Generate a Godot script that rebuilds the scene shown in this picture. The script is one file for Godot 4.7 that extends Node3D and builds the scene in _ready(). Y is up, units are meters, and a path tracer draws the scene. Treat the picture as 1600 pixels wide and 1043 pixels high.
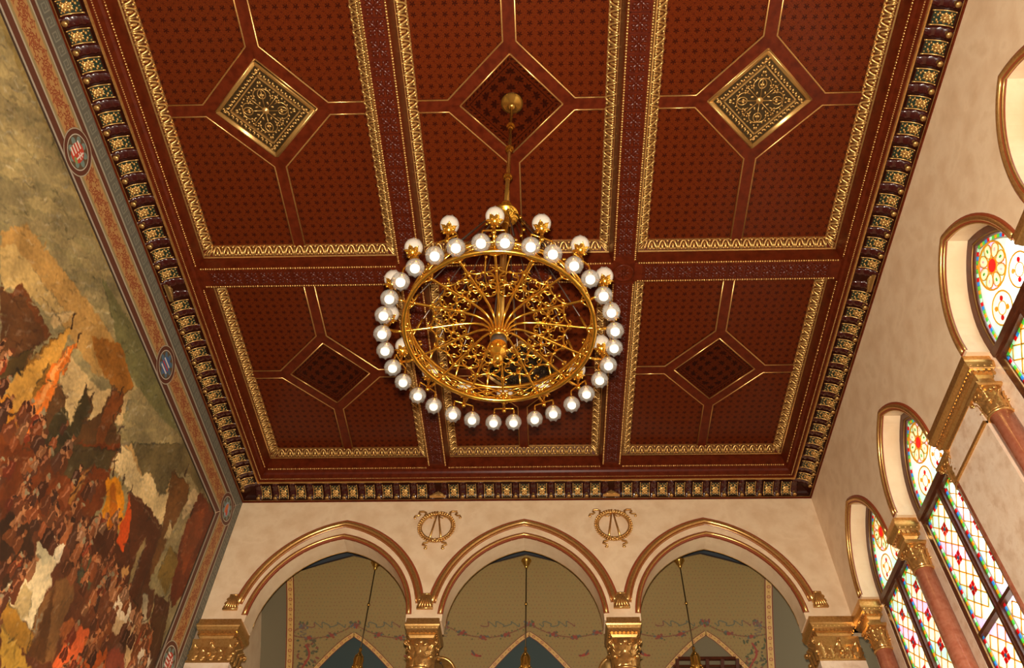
extends Node3D
# A painted, gilded hall seen from below: coffered mahogany ceiling, brass ring chandelier,
# arcade on the far wall, history mural on the left wall, stained-glass windows on the right wall.
# x: left wall -4, right wall +4; z: far wall 0, near wall 11.15; y up. Units are metres.

const XW := 4.0            # half width of the hall
const ZL := 11.15          # length of the hall
const ZC := 5.575          # middle of the hall
const YP := 9.351          # face of the coffer panels
const YL := 9.265          # outer edge of the gilt leaf mouldings
const YB := 9.095          # underside of the beams
const YR := 8.789          # bottom of the cornice rail
const XB := 1.2185         # axis of the two long beams
const ZB := 3.649          # axis of the cross beam in view
var M := {}
var names := {}

func _ready() -> void:
	setup_camera_and_light()
	make_materials()
	build_shell()
	build_ceiling()
	build_cornice()
	build_back_wall()
	build_corridor()
	build_right_wall()
	build_windows()
	build_mural()
	build_chandelier()
	build_pendants()
	build_wreaths()

func setup_camera_and_light() -> void:
	var cam := Camera3D.new()
	cam.name = "camera"
	var r := Vector3(0.99967062, 0.00943728, -0.02386604)
	var u := Vector3(0.01254765, 0.63148479, 0.77528673)
	var f := Vector3(-0.02238764, 0.77533083, -0.63115837)
	cam.transform = Transform3D(Basis(r, u, -f).orthonormalized(), Vector3(0.294, 1.6, 8.859))
	cam.projection = Camera3D.PROJECTION_FRUSTUM
	cam.keep_aspect = Camera3D.KEEP_HEIGHT
	cam.near = 0.05
	cam.far = 200.0
	cam.size = 0.05 * 1043.0 / 1242.4
	cam.frustum_offset = Vector2(-21.127, 1.03) / 1242.4 * 0.05
	add_child(cam)
	cam.current = true
	# overcast daylight, the same in every direction
	var sky_mat := ProceduralSkyMaterial.new()
	sky_mat.sky_top_color = Color(0.93, 0.96, 1.0)
	sky_mat.sky_horizon_color = Color(1.0, 1.0, 1.0)
	sky_mat.ground_bottom_color = Color(0.62, 0.6, 0.56)
	sky_mat.ground_horizon_color = Color(0.8, 0.8, 0.78)
	sky_mat.sky_energy_multiplier = 1.0
	sky_mat.ground_energy_multiplier = 1.0
	var sky := Sky.new()
	sky.sky_material = sky_mat
	var env := Environment.new()
	env.background_mode = Environment.BG_SKY
	env.sky = sky
	env.background_energy_multiplier = 8.0
	env.tonemap_mode = Environment.TONE_MAPPER_LINEAR
	env.tonemap_exposure = 1.0
	env.sdfgi_enabled = true
	env.ssao_enabled = true
	env.ssil_enabled = true
	var we := WorldEnvironment.new()
	we.name = "environment"
	we.environment = env
	add_child(we)
	# The photographer's flash. The shadows of the glass shades on the far panels run back to a
	# small source 18 cm above the lens, so that is where it stands.
	var flash := SpotLight3D.new()
	flash.name = "camera_flash"
	flash.light_color = Color(1.0, 0.95, 0.87)
	flash.light_energy = 94.0
	flash.light_size = 0.03
	flash.spot_range = 40.0
	flash.spot_attenuation = 2.0
	flash.spot_angle = 58.0
	flash.spot_angle_attenuation = 0.6
	flash.shadow_enabled = true
	add_child(flash)
	flash.transform = Transform3D(Basis(r, u, -f).orthonormalized(), Vector3(0.285, 1.78, 8.87))

# ------------------------------------------------------------------ helpers
func new_st() -> SurfaceTool:
	var st := SurfaceTool.new()
	st.begin(Mesh.PRIMITIVE_TRIANGLES)
	return st

func put(st: SurfaceTool, t: PackedVector3Array, sm: int) -> void:
	# a closed solid given as loose triangles; turned so that its faces look outwards
	var o := Vector3.ZERO
	for p in t:
		o += p
	o /= maxf(1.0, t.size())
	var vol := 0.0
	for i in range(0, t.size(), 3):
		vol += (t[i] - o).dot((t[i + 1] - o).cross(t[i + 2] - o))
	st.set_smooth_group(sm)
	for i in range(0, t.size(), 3):
		st.add_vertex(t[i])
		st.add_vertex(t[i + 2] if vol > 0.0 else t[i + 1])
		st.add_vertex(t[i + 1] if vol > 0.0 else t[i + 2])

func face(st: SurfaceTool, t: PackedVector3Array, towards: Vector3, sm: int, uv := PackedVector2Array()) -> void:
	# an open sheet, turned to look towards the given direction
	var n := Vector3.ZERO
	for i in range(0, t.size(), 3):
		n += (t[i + 1] - t[i]).cross(t[i + 2] - t[i])
	var flip := n.dot(towards) > 0.0
	st.set_smooth_group(sm)
	for i in range(0, t.size(), 3):
		for k in ([0, 2, 1] if flip else [0, 1, 2]):
			if uv.size():
				st.set_uv(uv[i + k])
			st.add_vertex(t[i + k])

func q(t: PackedVector3Array, a: Vector3, b: Vector3, c: Vector3, d: Vector3) -> void:
	t.append_array(PackedVector3Array([a, b, c, a, c, d]))

func box(st: SurfaceTool, c: Vector3, s: Vector3, b := Basis()) -> void:
	var t := PackedVector3Array()
	var p := []
	for k in 8:
		p.append(c + b * Vector3(s.x * (0.5 if k & 1 else -0.5), s.y * (0.5 if k & 2 else -0.5), s.z * (0.5 if k & 4 else -0.5)))
	for f in [[0, 1, 3, 2], [5, 4, 6, 7], [4, 0, 2, 6], [1, 5, 7, 3], [2, 3, 7, 6], [4, 5, 1, 0]]:
		q(t, p[f[0]], p[f[1]], p[f[2]], p[f[3]])
	put(st, t, -1)

func ring_loft(st: SurfaceTool, rings: Array, sm: int, loop := false, capped := true) -> void:
	# rings: arrays of equally many points; joins neighbours
	var t := PackedVector3Array()
	var m: int = rings[0].size()
	for i in (rings.size() if loop else rings.size() - 1):
		var a = rings[i]
		var b = rings[(i + 1) % rings.size()]
		for j in m:
			var k := (j + 1) % m
			q(t, a[j], a[k], b[k], b[j])
	if capped and not loop:
		for e in [0, rings.size() - 1]:
			var c := Vector3.ZERO
			for p in rings[e]:
				c += p
			c /= m
			for j in m:
				var k := (j + 1) % m
				if e == 0:
					t.append_array(PackedVector3Array([c, rings[e][k], rings[e][j]]))
				else:
					t.append_array(PackedVector3Array([c, rings[e][j], rings[e][k]]))
	put(st, t, sm)

func lathe(st: SurfaceTool, prof: Array, segs: int, xf := Transform3D(), sm := 0) -> void:
	var rings := []
	for p in prof:
		var ring := PackedVector3Array()
		for k in segs:
			var a := TAU * k / segs
			ring.append(xf * Vector3(p[0] * cos(a), p[1], p[0] * sin(a)))
		rings.append(ring)
	ring_loft(st, rings, sm)

func ball(st: SurfaceTool, c: Vector3, r: Vector3, segs := 8, rows := 5, b := Basis()) -> void:
	var prof := []
	for i in rows + 1:
		var a := PI * i / rows
		prof.append([sin(a), -cos(a)])
	lathe(st, prof, segs, Transform3D(b * Basis.from_scale(r), c))

func tube(st: SurfaceTool, pts: Array, r: float, segs := 6, loop := false, r_end := -1.0, squash := 1.0) -> void:
	var rings := []
	var n := pts.size()
	var up := Vector3.ZERO
	for i in n:
		var a: Vector3 = pts[(i - 1 + n) % n] if (i > 0 or loop) else pts[0]
		var b: Vector3 = pts[(i + 1) % n] if (i < n - 1 or loop) else pts[n - 1]
		var d := (b - a).normalized()
		if up == Vector3.ZERO:
			up = Vector3.UP if absf(d.y) < 0.9 else Vector3.RIGHT
		up = (up - d * up.dot(d)).normalized()
		var s := d.cross(up)
		var rr := r if r_end < 0.0 else lerpf(r, r_end, float(i) / (n - 1))
		var ring := PackedVector3Array()
		for k in segs:
			var w := TAU * (k + 0.5) / segs
			ring.append(pts[i] + (s * cos(w) + up * sin(w) * squash) * rr)
		rings.append(ring)
	ring_loft(st, rings, 0, loop)

func sweep(st: SurfaceTool, frames: Array, prof: Array, sm := -1, loop := false) -> void:
	var rings := []
	for f in frames:
		var ring := PackedVector3Array()
		for p in prof:
			ring.append(f * Vector3(p[0], p[1], 0.0))
		rings.append(ring)
	ring_loft(st, rings, sm, loop)

func rect_ring(st: SurfaceTool, c: Vector3, hx: float, hz: float, prof: Array, sm := -1) -> void:
	# a moulding round a rectangle, mitred: prof holds [outset, y] in order round its section
	var rings := []
	for k in 4:
		var sx: float = [1, 1, -1, -1][k]
		var sz: float = [1, -1, -1, 1][k]
		var ring := PackedVector3Array()
		for p in prof:
			ring.append(c + Vector3(sx * (hx + p[0]), p[1], sz * (hz + p[0])))
		rings.append(ring)
	ring_loft(st, rings, sm, true)

func rect_loft(st: SurfaceTool, c: Vector3, steps: Array, sm := -1) -> void:
	# steps: [half x, half z, y]
	var rings := []
	for s in steps:
		rings.append(PackedVector3Array([c + Vector3(s[0], s[2], s[1]), c + Vector3(s[0], s[2], -s[1]), c + Vector3(-s[0], s[2], -s[1]), c + Vector3(-s[0], s[2], s[1])]))
	ring_loft(st, rings, sm)

func prism(st: SurfaceTool, poly: PackedVector2Array, depth: float, xf := Transform3D(), sm := -1) -> void:
	# outline in the local xy plane, pushed from z = 0 to z = depth
	var t := PackedVector3Array()
	var idx := Geometry2D.triangulate_polygon(poly)
	var cw := Geometry2D.is_polygon_clockwise(poly)
	for i in range(0, idx.size(), 3):
		var a := poly[idx[i]]
		var b := poly[idx[i + 1]]
		var c := poly[idx[i + 2]]
		if (b - a).cross(c - a) < 0.0:
			var s := b
			b = c
			c = s
		t.append_array(PackedVector3Array([xf * Vector3(a.x, a.y, depth), xf * Vector3(b.x, b.y, depth), xf * Vector3(c.x, c.y, depth)]))
		t.append_array(PackedVector3Array([xf * Vector3(a.x, a.y, 0), xf * Vector3(c.x, c.y, 0), xf * Vector3(b.x, b.y, 0)]))
	for i in poly.size():
		var a := poly[i]
		var b := poly[(i + 1) % poly.size()]
		if cw:
			var s := a
			a = b
			b = s
		q(t, xf * Vector3(a.x, a.y, 0), xf * Vector3(b.x, b.y, 0), xf * Vector3(b.x, b.y, depth), xf * Vector3(a.x, a.y, depth))
	put(st, t, sm)

func blade(st: SurfaceTool, xf: Transform3D, w: float, h: float, lean: float, curl: float, lobes := 3) -> void:
	# an acanthus leaf: base at the origin, grows along y, its face looks along z and curls over at the tip
	var rows := 3 * lobes
	var t := PackedVector3Array()
	var grid := []
	for i in rows + 1:
		var v := float(i) / rows
		var half := w * 0.5 * (0.55 + 0.6 * sin(PI * pow(v, 0.8))) * (1.0 - 0.85 * pow(v, 4.0))
		half *= 1.0 - (0.26 if i % 3 == 2 else 0.0)
		var tip := clampf((v - 0.62) / 0.38, 0.0, 1.0)
		var y := h * v - tip * tip * curl * 0.55
		var z := lean * v + tip * tip * curl
		var row := []
		for j in 5:
			var s := (j - 2) / 2.0
			row.append(xf * Vector3(s * half, y, z + w * (0.13 if absf(s) < 0.1 else (0.0 if absf(s) > 0.9 else 0.17))))
		grid.append(row)
	for i in rows:
		for j in 4:
			q(t, grid[i][j], grid[i][j + 1], grid[i + 1][j + 1], grid[i + 1][j])
	face(st, t, xf.basis.z, 0)

func mat_mesh(sts: Array) -> ArrayMesh:
	# [[SurfaceTool, material], ...] -> one mesh, one surface for each material
	var me: ArrayMesh = null
	for s in sts:
		s[0].generate_normals()
		s[0].set_material(s[1])
		me = s[0].commit() if me == null else s[0].commit(me)
	return me

func inst(called: String, me: Mesh, parent: Node, at := Transform3D()) -> MeshInstance3D:
	var o := MeshInstance3D.new()
	o.name = called if parent != self else numbered(called)
	o.mesh = me
	o.transform = at
	o.cast_shadow = GeometryInstance3D.SHADOW_CASTING_SETTING_ON
	parent.add_child(o, true)
	return o

func obj(called: String, st: SurfaceTool, m: Material, parent: Node = self, at := Transform3D()) -> MeshInstance3D:
	return inst(called, mat_mesh([[st, m]]), parent, at)

func numbered(called: String) -> String:
	names[called] = names.get(called, -1) + 1
	return called if names[called] == 0 else "%s_%03d" % [called, names[called]]

func node(called: String, parent: Node = self, at := Transform3D()) -> Node3D:
	var o := Node3D.new()
	o.name = called if parent != self else numbered(called)
	o.transform = at
	parent.add_child(o, true)
	return o

func tag(o: Node, label: String, category: String, group := "", kind := "") -> Node:
	o.set_meta("label", label)
	o.set_meta("category", category)
	if group:
		o.set_meta("group", group)
	if kind:
		o.set_meta("kind", kind)
	return o

func stuff(o: Node) -> Node:
	o.set_meta("kind", "stuff")
	return o

func scatter(called: String, me: Mesh, places: Array, parent: Node) -> void:
	# a row of beads too small to pick apart: copies of one bead
	var mm := MultiMesh.new()
	mm.transform_format = MultiMesh.TRANSFORM_3D
	mm.mesh = me
	mm.instance_count = places.size()
	for i in places.size():
		mm.set_instance_transform(i, places[i] if places[i] is Transform3D else Transform3D(Basis(), places[i]))
	var o := MultiMeshInstance3D.new()
	o.name = called
	o.multimesh = mm
	parent.add_child(o, true)
	stuff(o)

func wall_side(side: String) -> Transform3D:
	# local x runs along the wall, y up, z into the hall
	match side:
		"left": return Transform3D(Basis(Vector3(0, 0, -1), Vector3.UP, Vector3(1, 0, 0)), Vector3(-XW, 0, 0))
		"right": return Transform3D(Basis(Vector3(0, 0, 1), Vector3.UP, Vector3(-1, 0, 0)), Vector3(XW, 0, 0))
		"front": return Transform3D(Basis(Vector3(-1, 0, 0), Vector3.UP, Vector3(0, 0, -1)), Vector3(0, 0, ZL))
	return Transform3D()

func arch_pts(c: float, r: float, y0: float, n: int) -> PackedVector2Array:
	# pointed arch from the left spring over the apex to the right spring
	var p := PackedVector2Array()
	var top := acos(-c / r)
	for i in n + 1:
		var a := lerpf(PI, top, float(i) / n)
		p.append(Vector2(c + r * cos(a), y0 + r * sin(a)))
	for i in range(n - 1, -1, -1):
		p.append(Vector2(-p[i].x, p[i].y))
	return p

func arch_frames(c: float, r: float, y0: float, n: int, cx := 0.0, z := 0.0, drop := 0.0, skip := 0.0) -> Array:
	# frames along that arch: x points away from the opening, y out of the wall
	var f := []
	var top := acos(-c / r)
	if drop > 0.0:
		f.append(Transform3D(Basis(Vector3(-1, 0, 0), Vector3(0, 0, 1), Vector3(0, 1, 0)), Vector3(cx + c - r, y0 - drop, z)))
	for i in n:
		var a := lerpf(PI - skip, top, float(i) / n)
		var d := Vector3(cos(a), sin(a), 0)
		f.append(Transform3D(Basis(d, Vector3(0, 0, 1), Vector3(sin(a), -cos(a), 0)), Vector3(cx + c, y0, z) + d * r))
	f.append(Transform3D(Basis(Vector3(0, r / sqrt(r * r - c * c), 0), Vector3(0, 0, 1), Vector3(1, 0, 0)), Vector3(cx, y0 + sqrt(r * r - c * c), z)))
	for i in range(n - 1, -1, -1):
		var a := lerpf(PI - skip, top, float(i) / n)
		var d := Vector3(-cos(a), sin(a), 0)
		f.append(Transform3D(Basis(d, Vector3(0, 0, 1), Vector3(sin(a), cos(a), 0)), Vector3(cx - c, y0, z) + d * r))
	if drop > 0.0:
		f.append(Transform3D(Basis(Vector3(1, 0, 0), Vector3(0, 0, 1), Vector3(0, -1, 0)), Vector3(cx - c + r, y0 - drop, z)))
	return f

# ------------------------------------------------------------------ materials
func srgb(hex: String) -> Color:
	return Color.html(hex)

func mat(called: String, hex: String, rough: float, metal := 0.0) -> StandardMaterial3D:
	var m := StandardMaterial3D.new()
	m.resource_name = called
	m.albedo_color = srgb(hex)
	m.roughness = rough
	m.metallic = metal
	M[called] = m
	return m

func through(c: Color, share: float) -> Color:
	# light that passes the sheet takes on its colour
	var l := c.srgb_to_linear()
	var k := share / maxf(l.r, maxf(l.g, l.b))
	return Color(l.r * k, l.g * k, l.b * k).linear_to_srgb()

func noise_tex(size: int, freq: float, hexes: Array, sd: int, oct := 4, warp := 0.0) -> NoiseTexture2D:
	var n := FastNoiseLite.new()
	n.noise_type = FastNoiseLite.TYPE_SIMPLEX_SMOOTH
	n.seed = sd
	n.frequency = freq
	n.fractal_octaves = oct
	if warp > 0.0:
		n.domain_warp_enabled = true
		n.domain_warp_amplitude = warp
	var g := Gradient.new()
	g.offsets = PackedFloat32Array(range(hexes.size()).map(func(i): return float(i) / (hexes.size() - 1)))
	g.colors = PackedColorArray(hexes.map(func(h): return srgb(h)))
	var t := NoiseTexture2D.new()
	t.width = size
	t.height = size
	t.seamless = true
	t.noise = n
	t.color_ramp = g
	return t

func relief_tex(size: int, freq: float, sd: int) -> NoiseTexture2D:
	return noise_tex(size, freq, ["000000", "ffffff"], sd, 3)

func tri(m: StandardMaterial3D, tex: Texture2D, scale: Vector3, world := true) -> StandardMaterial3D:
	m.albedo_color = Color.WHITE
	m.albedo_texture = tex
	m.uv1_triplanar = true
	m.uv1_world_triplanar = world
	m.uv1_scale = scale
	return m

func make_materials() -> void:
	var w := tri(mat("mahogany", "ffffff", 0.3), noise_tex(512, 0.012, ["3f1206", "4d1908", "5a200c", "491607"], 3, 5), Vector3(1.2, 1.2, 1.2))
	w.metallic_specular = 0.3
	var d := tri(mat("mahogany_dark", "ffffff", 0.32), noise_tex(256, 0.02, ["230b05", "2d0f06", "260c05"], 8, 4), Vector3(1.5, 1.5, 1.5))
	d.metallic_specular = 0.3
	var p := mat("carved_purple", "38100c", 0.26)
	p.clearcoat_enabled = true
	p.clearcoat = 0.5
	p.clearcoat_roughness = 0.1
	var cw := mat("mahogany_carved", "4a1608", 0.3)
	cw.metallic_specular = 0.4
	var g := tri(mat("gold", "ffffff", 0.28, 0.82), noise_tex(256, 0.03, ["b98848", "c99856", "d8aa68", "b8874a"], 5, 4), Vector3(3, 3, 3))
	g.heightmap_enabled = false
	mat("gold_leaf", "c59a5a", 0.34, 0.75)
	mat("gold_dull", "94703c", 0.42, 0.7)
	mat("brass", "e2a63c", 0.2, 0.95)
	mat("brass_pale", "c99a48", 0.25, 0.9)
	mat("bronze_dark", "4a3a22", 0.4, 0.7)
	mat("steel_dark", "5a5048", 0.35, 0.8)
	mat("moulding_brown", "8a3f22", 0.35)
	mat("enamel_green", "16281c", 0.35)
	var c := tri(mat("plaster_cream", "ffffff", 0.45), noise_tex(512, 0.009, ["d2b18c", "dabb97", "e2c6a3", "d6b691"], 12, 5, 20.0), Vector3(0.55, 0.55, 0.55))
	c.clearcoat_enabled = false
	tri(mat("plaster_reveal", "ffffff", 0.4), noise_tex(256, 0.012, ["e6d2b4", "ecdabd", "e2ccac"], 21, 4), Vector3(0.8, 0.8, 0.8))
	tri(mat("marble_cream", "ffffff", 0.22), noise_tex(512, 0.01, ["c9a88c", "dcc0a4", "e4ccb2", "d2b296"], 31, 5, 30.0), Vector3(0.9, 0.9, 0.9))
	tri(mat("marble_pink", "ffffff", 0.15), noise_tex(512, 0.02, ["9c5238", "b0654a", "c07a5e", "a05a40"], 41, 5, 20.0), Vector3(1.2, 1.2, 1.2))
	tri(mat("window_oak", "ffffff", 0.3), noise_tex(256, 0.02, ["3c1a0e", "4c2413", "5a2d18"], 51, 4), Vector3(2, 0.6, 2))
	tri(mat("floor_oak", "ffffff", 0.35), noise_tex(512, 0.01, ["5a3a22", "6b472b", "7a5434"], 61, 4), Vector3(0.7, 0.7, 0.7))
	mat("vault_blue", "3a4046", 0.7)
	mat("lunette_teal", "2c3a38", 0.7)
	mat("corridor_olive", "6e6248", 0.8)
	mat("line_dark", "2a1a12", 0.6)
	mat("bulb_opal", "f6f3ea", 0.25)
	tri(mat("stone_dark_outer", "ffffff", 0.9), noise_tex(256, 0.02, ["6a6252", "787060", "847a68"], 77, 4), Vector3(0.8, 0.8, 0.8))  # dark stone for the unseen outer side; its tone dims the glass before it
	mat("roundel_cream", "e8d6a8", 0.5)
	mat("ink_brown", "3a2a1c", 0.6)
	# glass
	for a in [["glass_clear", "eee6c4", 0.45], ["glass_lilac", "cda9c4", 0.62], ["glass_mint", "a8cdb0", 0.62], ["glass_yellow", "dba823", 0.95], ["glass_cream", "efe3b4", 0.66], ["glass_red", "b8141f", 1.0], ["glass_blue", "4286aa", 1.0], ["glass_green", "558a48", 1.0], ["glass_sky", "c6d2bc", 0.55]]:
		var m := mat(a[0], a[1], 0.3)
		m.albedo_color.a = a[2]
		m.transparency = BaseMaterial3D.TRANSPARENCY_ALPHA
		m.backlight_enabled = true
		m.backlight = through(m.albedo_color, 1.0)
	var s := mat("shade_glass", "8f8a82", 0.26)
	s.albedo_color.a = 0.42
	s.transparency = BaseMaterial3D.TRANSPARENCY_ALPHA
	s.backlight_enabled = true
	s.backlight = through(s.albedo_color, 0.15)
	var f := mat("shade_frosted", "b3a99c", 0.3)
	f.albedo_color.a = 0.72
	f.transparency = BaseMaterial3D.TRANSPARENCY_ALPHA
	f.backlight_enabled = true
	f.backlight = through(f.albedo_color, 0.25)
	for a in [["panel_print", panel_texture()], ["diamond_print", diamond_texture()]]:
		var m := mat(a[0], "ffffff", 0.22)
		m.albedo_texture = a[1]
		m.metallic_specular = 0.24

func ell(im: Image, cx: float, cy: float, rx: float, ry: float, ang: float, col: Color) -> void:
	# a filled ellipse, wrapped round the edges of a tile
	var n := im.get_width()
	var h := im.get_height()
	var r := int(ceil(maxf(rx, ry)))
	for y in range(-r, r + 1):
		for x in range(-r, r + 1):
			var u := (x * cos(ang) + y * sin(ang)) / rx
			var v := (-x * sin(ang) + y * cos(ang)) / ry
			if u * u + v * v <= 1.0:
				im.set_pixel(posmod(int(cx) + x, n), posmod(int(cy) + y, h), col)

func grained(im: Image, sd: int, amount: float) -> ImageTexture:
	# fine mottling of the dye
	var n := FastNoiseLite.new()
	n.seed = sd
	n.frequency = 0.06
	n.fractal_octaves = 3
	var g := n.get_seamless_image(im.get_width(), im.get_height())
	for y in im.get_height():
		for x in im.get_width():
			var k := 1.0 + amount * (g.get_pixel(x, y).r - 0.5)
			var c := im.get_pixel(x, y)
			im.set_pixel(x, y, Color(c.r * k, c.g * k, c.b * k))
	return ImageTexture.create_from_image(im)

func panel_texture() -> ImageTexture:
	# stencilled sprigs in a diagonal lattice on red-brown leather, 0.2 m to the tile
	var im := Image.create(384, 384, false, Image.FORMAT_RGB8)
	im.fill(srgb("541f0a"))
	for k in 384:
		for w in range(-13, 14):
			var col := srgb("4c1b09") if absi(w) < 9 else srgb("5a230c")
			if absi(w) < 9 or absi(w) > 11:
				im.set_pixel(posmod(k + w, 384), posmod(k + 192, 384), col)
				im.set_pixel(posmod(k + w, 384), posmod(-k + 192, 384), col)
	var ink := srgb("331007")
	for c in [[0, 0], [192, 192], [192, 0], [0, 192]]:
		for a in 5:
			var w: float = [-PI / 2, -PI / 2 + 1.2, -PI / 2 - 1.2, PI / 2 - 0.8, PI / 2 + 0.8][a]
			ell(im, c[0] + 30 * cos(w), c[1] + 30 * sin(w), 24, 12, w, ink)
			ell(im, c[0] + 46 * cos(w + 0.2), c[1] + 46 * sin(w + 0.2), 9, 7, w + 0.8, ink)
		ell(im, c[0], c[1], 9, 9, 0, ink)
		ell(im, c[0], c[1] + 44, 5, 16, 0, ink)
	for c in [[96, 96], [288, 96], [96, 288], [288, 288]]:
		for a in 4:
			ell(im, c[0] + 14 * cos(a * PI / 2), c[1] + 14 * sin(a * PI / 2), 11, 6, a * PI / 2, srgb("401407"))
	return grained(im, 71, 0.9)

func diamond_texture() -> ImageTexture:
	# larger leaf sprays in a ruled border
	var im := Image.create(512, 512, false, Image.FORMAT_RGB8)
	im.fill(srgb("431606"))
	var ink := srgb("260a04")
	im.fill_rect(Rect2i(46, 46, 420, 6), ink)
	im.fill_rect(Rect2i(46, 460, 420, 6), ink)
	im.fill_rect(Rect2i(46, 46, 6, 420), ink)
	im.fill_rect(Rect2i(460, 46, 6, 420), ink)
	for k in 12:
		for e in [24, 488]:
			ell(im, 40 + k * 39, e, 13, 6, 0.5, ink)
			ell(im, e, 40 + k * 39, 6, 13, 0.5, ink)
	for i in 5:
		for j in 5:
			var c := Vector2(96 + i * 80, 96 + j * 80)
			var off := (c - Vector2(256, 256)).angle() if (i != 2 or j != 2) else 0.0
			for a in 5:
				var w := off + (a - 2) * 0.8
				ell(im, c.x + 16 * cos(w), c.y + 16 * sin(w), 18, 8, w, ink)
			ell(im, c.x - 18 * cos(off), c.y - 18 * sin(off), 12, 4, off, ink)
	return grained(im, 72, 0.5)

const MURAL := [
	["8d7a4c", [703,815,543,804,366,810,74,804,166,809,398,812,574,805,707,800]],
	["b08c55", [561,696,550,727,477,749,396,769,334,760,390,720,451,713,502,702,541,679]],
	["6f6a45", [452,792,364,808,200,813,265,785,344,768,365,764,408,780]],
	["c0a26a", [552,688,546,703,517,711,495,714,462,723,471,702,498,694,519,680,521,672,533,672]],
	["d9c08c", [506,649,498,652,494,644,497,642]],
	["9a6a34", [419,740,379,776,328,766,339,742,381,731]],
	["c9ab78", [471,702,457,731,450,734,458,699]],
	["c8ab78", [423,681,425,704,387,712,366,719,356,736,327,754,316,722,339,711,356,686,378,664,404,662]],
	["5a3d24", [532,671,517,672,517,689,504,692,487,694,472,693,457,694,463,672,459,643,465,634,476,624]],
	["4a3a20", [488,634,472,647,465,670,461,649,465,624,463,613]],
	["6a4226", [517,689,504,692,487,694,472,693,457,694,460,687,487,685,508,684,513,675,517,672]],
	["5b4026", [424,666,419,674,403,675,398,668,378,664,382,674,388,704,363,699,364,676,355,695,351,705,355,734,336,748,330,739,332,718,318,713,306,713,298,706,411,602,413,615,414,642]],
	["3e3520", [378,664,382,674,388,704,368,696,364,676,363,660,372,638,394,618,402,648,398,668]],
	["7a4a28", [354,736,336,748,327,732,330,702,324,682,335,672,347,703]],
	["c99a50", [445,721,455,690,461,649,463,621,445,618,428,612,430,646,430,676,438,704]],
	["8a6430", [448,711,454,676,459,643,461,649,455,690]],
	["8a6430", [430,676,430,646,431,620,437,646,442,677]],
	["e08540", [428,722,433,707,437,677,432,654,432,631,429,611,412,612,412,636,415,662,424,681,420,685,428,716]],
	["f0a865", [431,710,433,678,428,650,425,615,421,615,422,652,428,678]],
	["c88a3c", [462,612,457,620,445,618,429,611,438,605,447,599]],
	["7a4420", [447,599,438,605,426,612,412,612,411,602,430,585]],
	["6b3a1d", [433,588,334,681,302,710,296,684,281,646,289,629,320,615,339,590,370,575,387,549]],
	["4c3f26", [392,627,371,646,340,672,303,700,299,676,324,663,340,632,367,622]],
	["bf9c66", [302,710,277,734,238,748,187,758,184,742,171,724,172,705,220,697,255,692,278,689,299,682]],
	["d8bd8a", [302,710,280,719,248,715,238,730,218,732,201,727,186,744,171,724,172,705,220,697,255,692,278,689,299,684]],
	["6e6040", [287,725,196,809,111,815,121,800,160,794,196,766,190,740,200,729,234,733,245,718,270,722]],
	["553019", [251,689,236,698,191,708,162,710,148,659,148,623,173,622,210,632,218,660]],
	["6b4a28", [196,766,151,786,141,770,144,742,146,716,146,682,148,653,161,677,167,707,184,742]],
	["c9b083", [140,788,122,796,118,773,133,748,141,751,141,770]],
	["6a3519", [121,800,65,811,66,776,68,730,66,690,79,665,95,672,117,720,123,762]],
	["844620", [123,762,95,794,76,769,81,733,82,703,109,720]],
	["c6ad7c", [157,726,146,723,147,707,154,704]],
	["7a6332", [137,708,106,710,101,684,104,666,137,669,137,688]],
	["4a2a17", [289,629,273,644,230,648,218,660,173,622,201,603,243,595,282,582,305,598]],
	["4f4a33", [272,596,262,606,243,599,240,583,261,578]],
	["d9942e", [297,670,280,686,256,679,238,661,240,649,254,641,276,642,281,656]],
	["b06a20", [286,673,280,678,253,660,250,644,258,643]],
	["d0602a", [252,689,232,676,218,660,216,642,233,641,240,657,243,676]],
	["a2703a", [324,663,324,636,323,617,336,612,338,622]],
	["8e7a52", [187,686,182,652,176,624,182,623,192,660]],
	["3a2616", [386,548,383,565,374,575,355,573,332,556,342,541,327,525,343,518,361,527]],
	["4b2c1b", [347,578,336,592,322,594,322,583,335,571]],
	["ddc69a", [338,566,325,578,299,570,300,561,293,555,294,531,280,516,310,514,344,515,332,539,327,555]],
	["efd7ae", [324,581,317,589,313,599,306,597,300,581,298,571,312,570]],
	["c8b890", [337,565,328,575,317,575,308,566,318,557]],
	["b9a070", [325,516,324,536,309,534,300,520,310,514]],
	["7e5a36", [294,529,291,550,289,560,277,574,266,575,255,564,255,547,245,526,241,511,249,506,278,498]],
	["5c3d22", [278,498,281,521,288,547,288,558,269,532,250,507]],
	["a9663a", [255,535,246,552,235,551,236,527]],
	["e0c9a4", [196,609,185,618,168,620,142,604,156,586,181,581,187,593]],
	["c5a67a", [182,592,142,604,156,586,174,578]],
	["b98d58", [207,629,194,642,190,636,194,623]],
	["dd7446", [239,506,236,531,228,552,209,561,204,550,203,537,194,530]],
	["b5602c", [213,551,191,559,167,564,156,550,191,531]],
	["6b3b22", [206,572,186,585,169,576,181,560,197,560]],
	["8c4a34", [167,564,152,577,129,576,125,567,156,550]],
	["caa778", [146,604,132,615,120,576,123,568,134,575]],
	["d2bfa0", [114,594,108,606,90,607,75,593,98,580]],
	["5a3a24", [160,645,129,655,116,632,132,610,152,615,158,631]],
	["a89878", [150,639,140,643,119,622,126,616]],
	["4a2c18", [125,652,87,666,72,632,68,597,72,594,107,624]],
	["caa04c", [324,496,302,497,281,496,262,493,299,474]],
	["a97f3a", [345,513,334,514,310,514,280,514,278,498,302,497,325,497]],
]
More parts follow.
